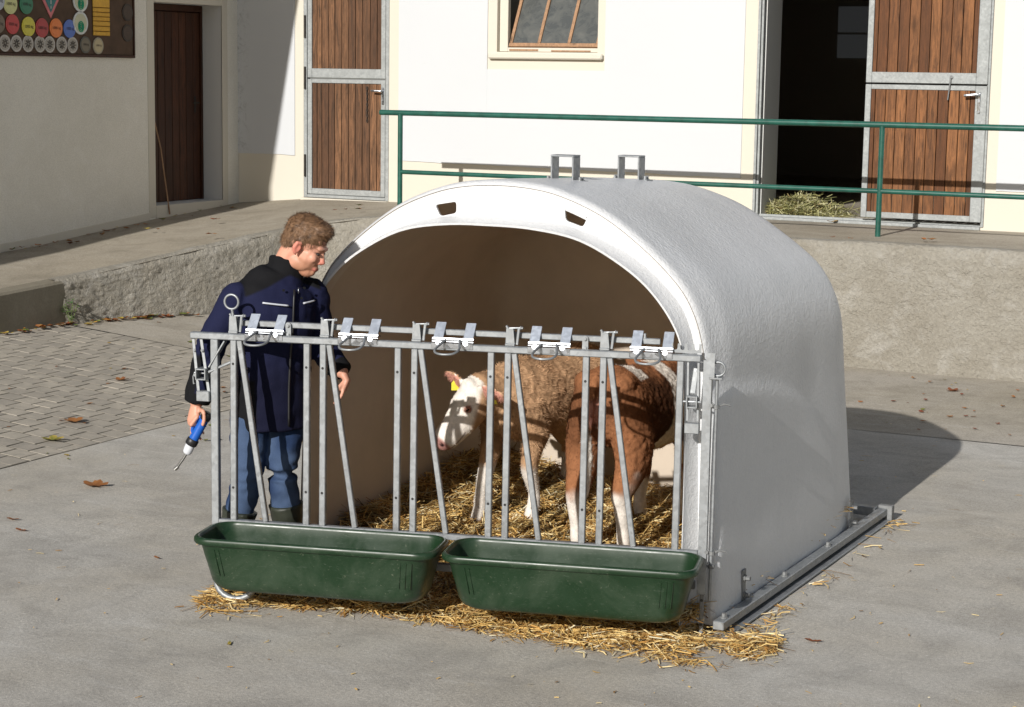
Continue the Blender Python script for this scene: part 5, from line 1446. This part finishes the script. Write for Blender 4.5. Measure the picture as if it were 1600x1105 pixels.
# relaxed left hand
d0 = Vector((0, 0, -1))*.80+r0*-.30+TC*.25; d0.normalize(); palm = WL+(r0*.02+Vector((0, 0, -.035)))
pc.append(loft([WL, palm, palm+d0*.045], [(.026, .022), (.036, .018), (.034, .015)], up=tuple(r0)))
for k in range(4):
    b = palm+d0*.045+TC*(.026-.018*k); L = (.030, .034, .032, .025)[k]; q = (d0-r0*.35).normalized(); q2 = (d0-r0*1.0).normalized()
    pc.append(finger([b, b+d0*L, b+d0*L+q*L*.8, b+d0*L+q*L*.8+q2*L*.6], .0085))
pc.append(finger([palm+TC*.02-r0*.012, palm+TC*.034-r0*.026+d0*.028, palm+TC*.030-r0*.034+d0*.056], .0098))
me = organic('body', pc, .0048, 3, M_SKIN, .5)
V = coords(me); Hc = ((V-np.array(HC)) @ np.array(HM))/HS
SK = np.array(lin(205, 150, 126)); c = np.tile(SK, (len(V), 1)); c = mixc(c, np.array(lin(196, 130, 108)), sstep(0, .5, pn(V, 25))*.5)
beard = sstep(-.035, -.065, Hc[:, 2])*sstep(-.01, .02, Hc[:, 0])*(Hc[:, 2] > -.16); c = mixc(c, np.array(lin(150, 104, 74)), beard*.55)
c = mixc(c, np.array(lin(168, 92, 84)), sstep(.010, .006, np.abs(Hc[:, 2]+.075))*sstep(.070, .085, Hc[:, 0])*(np.abs(Hc[:, 1]) < .024)*.75)
c = mixc(c, np.array(lin(205, 118, 104)), sstep(.030, .02, np.linalg.norm(Hc-np.array([.108, 0, -.04]), axis=1))*.6)
ear = np.minimum(np.linalg.norm(Hc-np.array([-.006, .085, -.012]), axis=1), np.linalg.norm(Hc-np.array([-.006, -.085, -.012]), axis=1)); c = mixc(c, np.array(lin(205, 112, 100)), sstep(.04, .02, ear)*.6)
for s in (1, -1):
    brow = np.abs(Hc[:, 2]-.020-.10*np.maximum(0, .045-np.abs(Hc[:, 1]))*0)+np.maximum(0, np.abs(np.abs(Hc[:, 1])-.034)-.020)
    eye = np.sqrt((np.abs(Hc[:, 1])-.033)**2*.35+((Hc[:, 2]+.002)*1.6)**2)
c = mixc(c, np.array(lin(120, 84, 58)), sstep(.007, .003, brow)*(Hc[:, 0] > .05)*.4); c = mixc(c, np.array(lin(95, 62, 50)), sstep(.010, .006, eye)*(Hc[:, 0] > .05)*.5)
set_cols(me, c); body = link('body', me, man)
for s in (-1, 1): MB().add(*hell((.0775, s*.033, -.003), (.010, .012, .0065))).build('eye', plain('eye', (.03, .025, .022), .2, bump=0), man, smooth=True)
# hair: cap plus combed strands
me = organic('hair', [hell((-.019, 0, .047), (.1010, .0810, .086)), hell((.036, 0, .088), (.051, .066, .039)), hell((-.060, 0, -.005), (.055, .066, .060)), hell((-.012, .066, .018), (.030, .014, .030)), hell((-.012, -.066, .018), (.030, .014, .030))], .006, 4, M_HAIR)
V = coords(me); N = normals(me); V = V+N*(.0035*pn(V, 60)+.004*pn(V, 22))[:, None]; put_coords(me, V); Hc = ((V-np.array(HC)) @ np.array(HM))/HS
HB = np.array(lin(116, 88, 64)); hc_ = np.tile(HB, (len(V), 1)); hc_ = mixc(hc_, np.array(lin(80, 58, 40)), sstep(0, .5, pn(V, 40))); set_cols(me, hc_); link('hair', me, man)
hm = np.array(HM)
def hcomb(P, Nn):
    L = ((P-np.array(HC)) @ hm)/HS; d = np.stack([np.where(L[:, 2] > .06, .9, -.2), .35*pn(P, 30), np.where(L[:, 2] > .06, .15, -1.0)], 1); return d @ hm.T
fur(me, hc_*1.15, 9000, .010, .024, .0009, hcomb, M_HAIR, 'hair_strands', man, .5, None)
# jacket
NAVY, BLK = np.array(lin(28, 31, 58)), np.array(lin(22, 22, 24))
jt = [(MP(.027, 0, .775), .196, .150), (MP(.027, 0, .85), .198, .150), (MP(.032, 0, .98), .188, .140), (MP(.04, 0, 1.12), .190, .138), (MP(.048, 0, 1.27), .206, .148), (MP(.054, 0, 1.37), .213, .142), (MP(.064, 0, 1.43), .195, .125), (MP(.076, 0, 1.475), .150, .10), (MP(.09, 0, 1.505), .105, .085)]
P, R = spline([p for p, a, b in jt], [(a, b) for p, a, b in jt], 3)
pc = [loft(P, R, up=tuple(bf), seg=28, cap=.05)]
pc.append(loft(*spline([SR+r0*.04+Vector((0, 0, .01)), SR, SR.lerp(ER, .5), ER, ER.lerp(WR, .5), WR+(WR-ER).normalized()*-.01], [.075, .082, .076, .071, .066, .058], 4), seg=18, cap=.1))
pc.append(loft(*spline([SL-r0*.04+Vector((0, 0, .01)), SL, SL.lerp(EL, .5), EL, EL.lerp(WL, .5), WL+(WL-EL).normalized()*-.01], [.075, .080, .074, .069, .063, .055], 4), seg=18, cap=.1))
cb = MP(.088, -.005, 1.46); ct = MP(.108, -.012, 1.575)
pc.append(loft([cb, cb.lerp(ct, .5), ct], [(.098, .098), (.086, .088), (.080, .084)], up=tuple(bf), seg=20, cap=.05))
me = organic('jacket', pc, .0078, 5, M_CLOTH)
V = coords(me); N = normals(me); D = V-np.array(M0)
S_ = D @ np.array(r0); T_ = D @ np.array(TC); Z_ = V[:, 2]; Lb = D @ np.array(bl)-.04; Fb = D @ np.array(bf)
dr, tr = seg_d(V, tuple(SR), tuple(ER)); dr2, tr2 = seg_d(V, tuple(ER), tuple(WR)); dl_, tl_ = seg_d(V, tuple(SL), tuple(EL)); dl2, tl2 = seg_d(V, tuple(EL), tuple(WL))
arm = np.minimum(np.minimum(dr, dr2), np.minimum(dl_, dl2)) < .105
fold = .007*pn(V*np.array([1, 1, 2.2]), 9, 2)+.0045*pn(V*np.array([1, 1, .55]), 22, 6)
el = np.exp(-((np.minimum(np.linalg.norm(V-np.array(ER), axis=1), np.linalg.norm(V-np.array(EL), axis=1)))/.09)**2)
V = V+N*(fold+.006*el*np.sin(Z_*150+6*pn(V, 8)))[:, None]; put_coords(me, V)
c = np.tile(NAVY, (len(V), 1))
zl = 1.505-.46*np.abs(Lb-.03)
wy = sstep(-.006, .006, Z_-zl)*sstep(.200, .188, np.abs(Lb-.015)); c = mixc(c, BLK, wy)
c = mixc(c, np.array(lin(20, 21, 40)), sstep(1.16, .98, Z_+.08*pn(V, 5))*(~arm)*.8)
edge = S_-(-.290+(Z_-.9)*.24-.018); c = mixc(c, BLK, sstep(.006, -.006, edge)*sstep(1.16, 1.13, Z_)*(dr2 < .1))
cuff = ((tr2 > .80) & (dr2 < .09)) | ((tl2 > .72) & (dl2 < .09)); c = mixc(c, BLK, cuff.astype(float))
c = mixc(c, BLK, sstep(1.497, 1.509, Z_)); c = mixc(c, BLK, sstep(-.135, -.147, Lb)*sstep(1.03, 1.01, Z_)*(~arm))
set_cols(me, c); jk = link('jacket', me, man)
def front(lb, z, off=.0):
    """a point on the jacket front at left-offset lb and height z"""
    cpt = None
    for i in range(len(jt)-1):
        if jt[i][0].z <= z <= jt[i+1][0].z:
            t = (z-jt[i][0].z)/(jt[i+1][0].z-jt[i][0].z); cpt = (jt[i][0].lerp(jt[i+1][0], t), jt[i][1]+(jt[i+1][1]-jt[i][1])*t, jt[i][2]+(jt[i+1][2]-jt[i][2])*t)
    c0, a, b = cpt; return c0+bl*lb+bf*(b*math.sqrt(max(.02, 1-(lb/a)**2))+off)
def strip(pts, w, name, material, th=.003):
    mb = MB(); mb.tube(pts, w, 6); return mb.build(name, material, jk, smooth=True)
strip([front(-.125+.012*k, 1.385-.0016*k, .010) for k in range(11)], .0045, 'reflective_piping', M_PIPING)
strip([front(.075+.012*k, 1.375+.001*k, .010) for k in range(7)], .0045, 'reflective_piping', M_PIPING)
strip([front(.022, z, .008) for z in [.80+.04*k for k in range(17)]], .006, 'zip_placket', M_BLACK)
strip([front(.03, 1.452, .035), front(.034, 1.425, .03)], .0035, 'zip_pull', M_ZINC)
for lb_, z in ((-.035, 1.44), (.075, 1.445), (.06, 1.40)): MB().tube([front(lb_, z, .012), front(lb_, z, .017)], .006, 8).build('press_stud', M_BLACK, jk)
# jeans
pc = [loft([MP(.028, 0, .98), MP(.028, 0, .90), MP(.028, .005, .83)], [(.165, .12), (.172, .125), (.15, .115)], up=tuple(bf), seg=20)]
for a, b, q in ((hipR, knR, anR), (hipL, knL, anL)):
    pc.append(loft(*spline([a+Vector((0, 0, .02)), a.lerp(b, .45), b, b.lerp(q, .35), b.lerp(q, .62)], [.098, .092, .074, .07, .062], 4), seg=18))
me = organic('jeans', pc, .0078, 5, M_DENIM); V = coords(me); N = normals(me)
kk = np.exp(-((np.minimum(np.linalg.norm(V-np.array(knR), axis=1), np.linalg.norm(V-np.array(knL), axis=1)))/.10)**2)
V = V+N*(.006*pn(V*np.array([1, 1, 2]), 11)+.005*kk*np.sin(V[:, 2]*110+8*pn(V, 7))+.003*pn(V, 30))[:, None]; put_coords(me, V)
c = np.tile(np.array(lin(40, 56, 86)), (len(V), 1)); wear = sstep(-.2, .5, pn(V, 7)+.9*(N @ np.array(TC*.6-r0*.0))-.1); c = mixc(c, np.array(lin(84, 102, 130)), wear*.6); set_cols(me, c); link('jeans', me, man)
# boots
fdir = (r0*.80+TC*.60).normalized()
for nm, k_, a in (('r', knR, anR), ('l', knL, anL)):
    top = k_.lerp(a, .37); heel = a-fdir*.055; heel.z = .045
    pcb = [loft(*spline([top, k_.lerp(a, .6), a+Vector((0, 0, .03)), a-Vector((0, 0, .03))], [(.086, .086), (.070, .072), (.050, .058), (.045, .065)], 4), up=tuple(fdir), seg=18, cap=.05)]
    pcb.append(loft(*spline([heel, heel+fdir*.09, heel+fdir*.18, heel+fdir*.255], [(.044, .042), (.046, .046), (.050, .038), (.040, .028)], 3), seg=16))
    me = organic('boot', pcb, .0078, 3, M_BOOT); V = coords(me); N = normals(me); V = V+N*(.005*pn(V*np.array([1, 1, 2]), 12))[:, None]; V[:, 2] = np.maximum(V[:, 2], .012); put_coords(me, V)
    bt = link('boot', me, man)
    MB().add(*loft(*spline([heel-Vector((0, 0, .030)), heel+fdir*.09-Vector((0, 0, .033)), heel+fdir*.18-Vector((0, 0, .033)), heel+fdir*.262-Vector((0, 0, .030))], [(.050, .014), (.046, .011), (.054, .012), (.042, .012)], 3), seg=14)).build('sole', M_BLACK, bt, smooth=True)
# the blue drenching tool in his hand
tool = thing('drenching_tool', 'blue tube shaped drenching tool with black rings and bent metal nozzle in the man\'s hand', 'tool', T1)
ax = tdir
MB().tube([T0+ax*.018, T0+ax*.02, T0.lerp(T1, .8), T1+ax*-.022, T1-ax*.018], [.019, .0215, .0225, .0235, .022], 18).build('barrel', M_BLUE, tool, smooth=50)
MB().tube([T0-ax*.014, T0-ax*.010, T0+ax*.010, T0+ax*.022, T0+ax*.026], [.018, .024, .025, .025, .021], 18).build('end_cap', M_BLACK, tool, smooth=50)
MB().tube([T1-ax*.022, T1-ax*.016, T1+ax*.006, T1+ax*.012], [.024, .0285, .0285, .024], 18).build('collar_ring', M_BLACK, tool, smooth=50)
MB().tube([T1+ax*.010, T1.lerp(T2, .5), T2-ax*.008, T2, T2+ax*.004], [.0225, .0225, .021, .016, .008], 18).build('cone', M_MILKY, tool, smooth=50)
MB().tube(smooth_pts(dense([T2, T2+ax*.045, T3-(T3-T2).normalized()*.03-r0*.004, T3], .008), 6), .006, 10).tube([T3-(T3-T2).normalized()*.01, T3+(T3-T2).normalized()*.006-r0*.006], .0085, 10).build('nozzle', M_STEEL, tool, smooth=50)
gb = T0.lerp(T1, .02)
MB().tube(smooth_pts(dense([T0.lerp(T1, .12)-r0*.012, gb-r0*.030+TC*.004+Vector((0, 0, .002)), gb-r0*.046+Vector((0, 0, -.02)), T0.lerp(T1, .55)-r0*.034, T0.lerp(T1, .7)-r0*.012], .008), 4), .008, 10).build('lever', M_BLUE, tool, smooth=50)
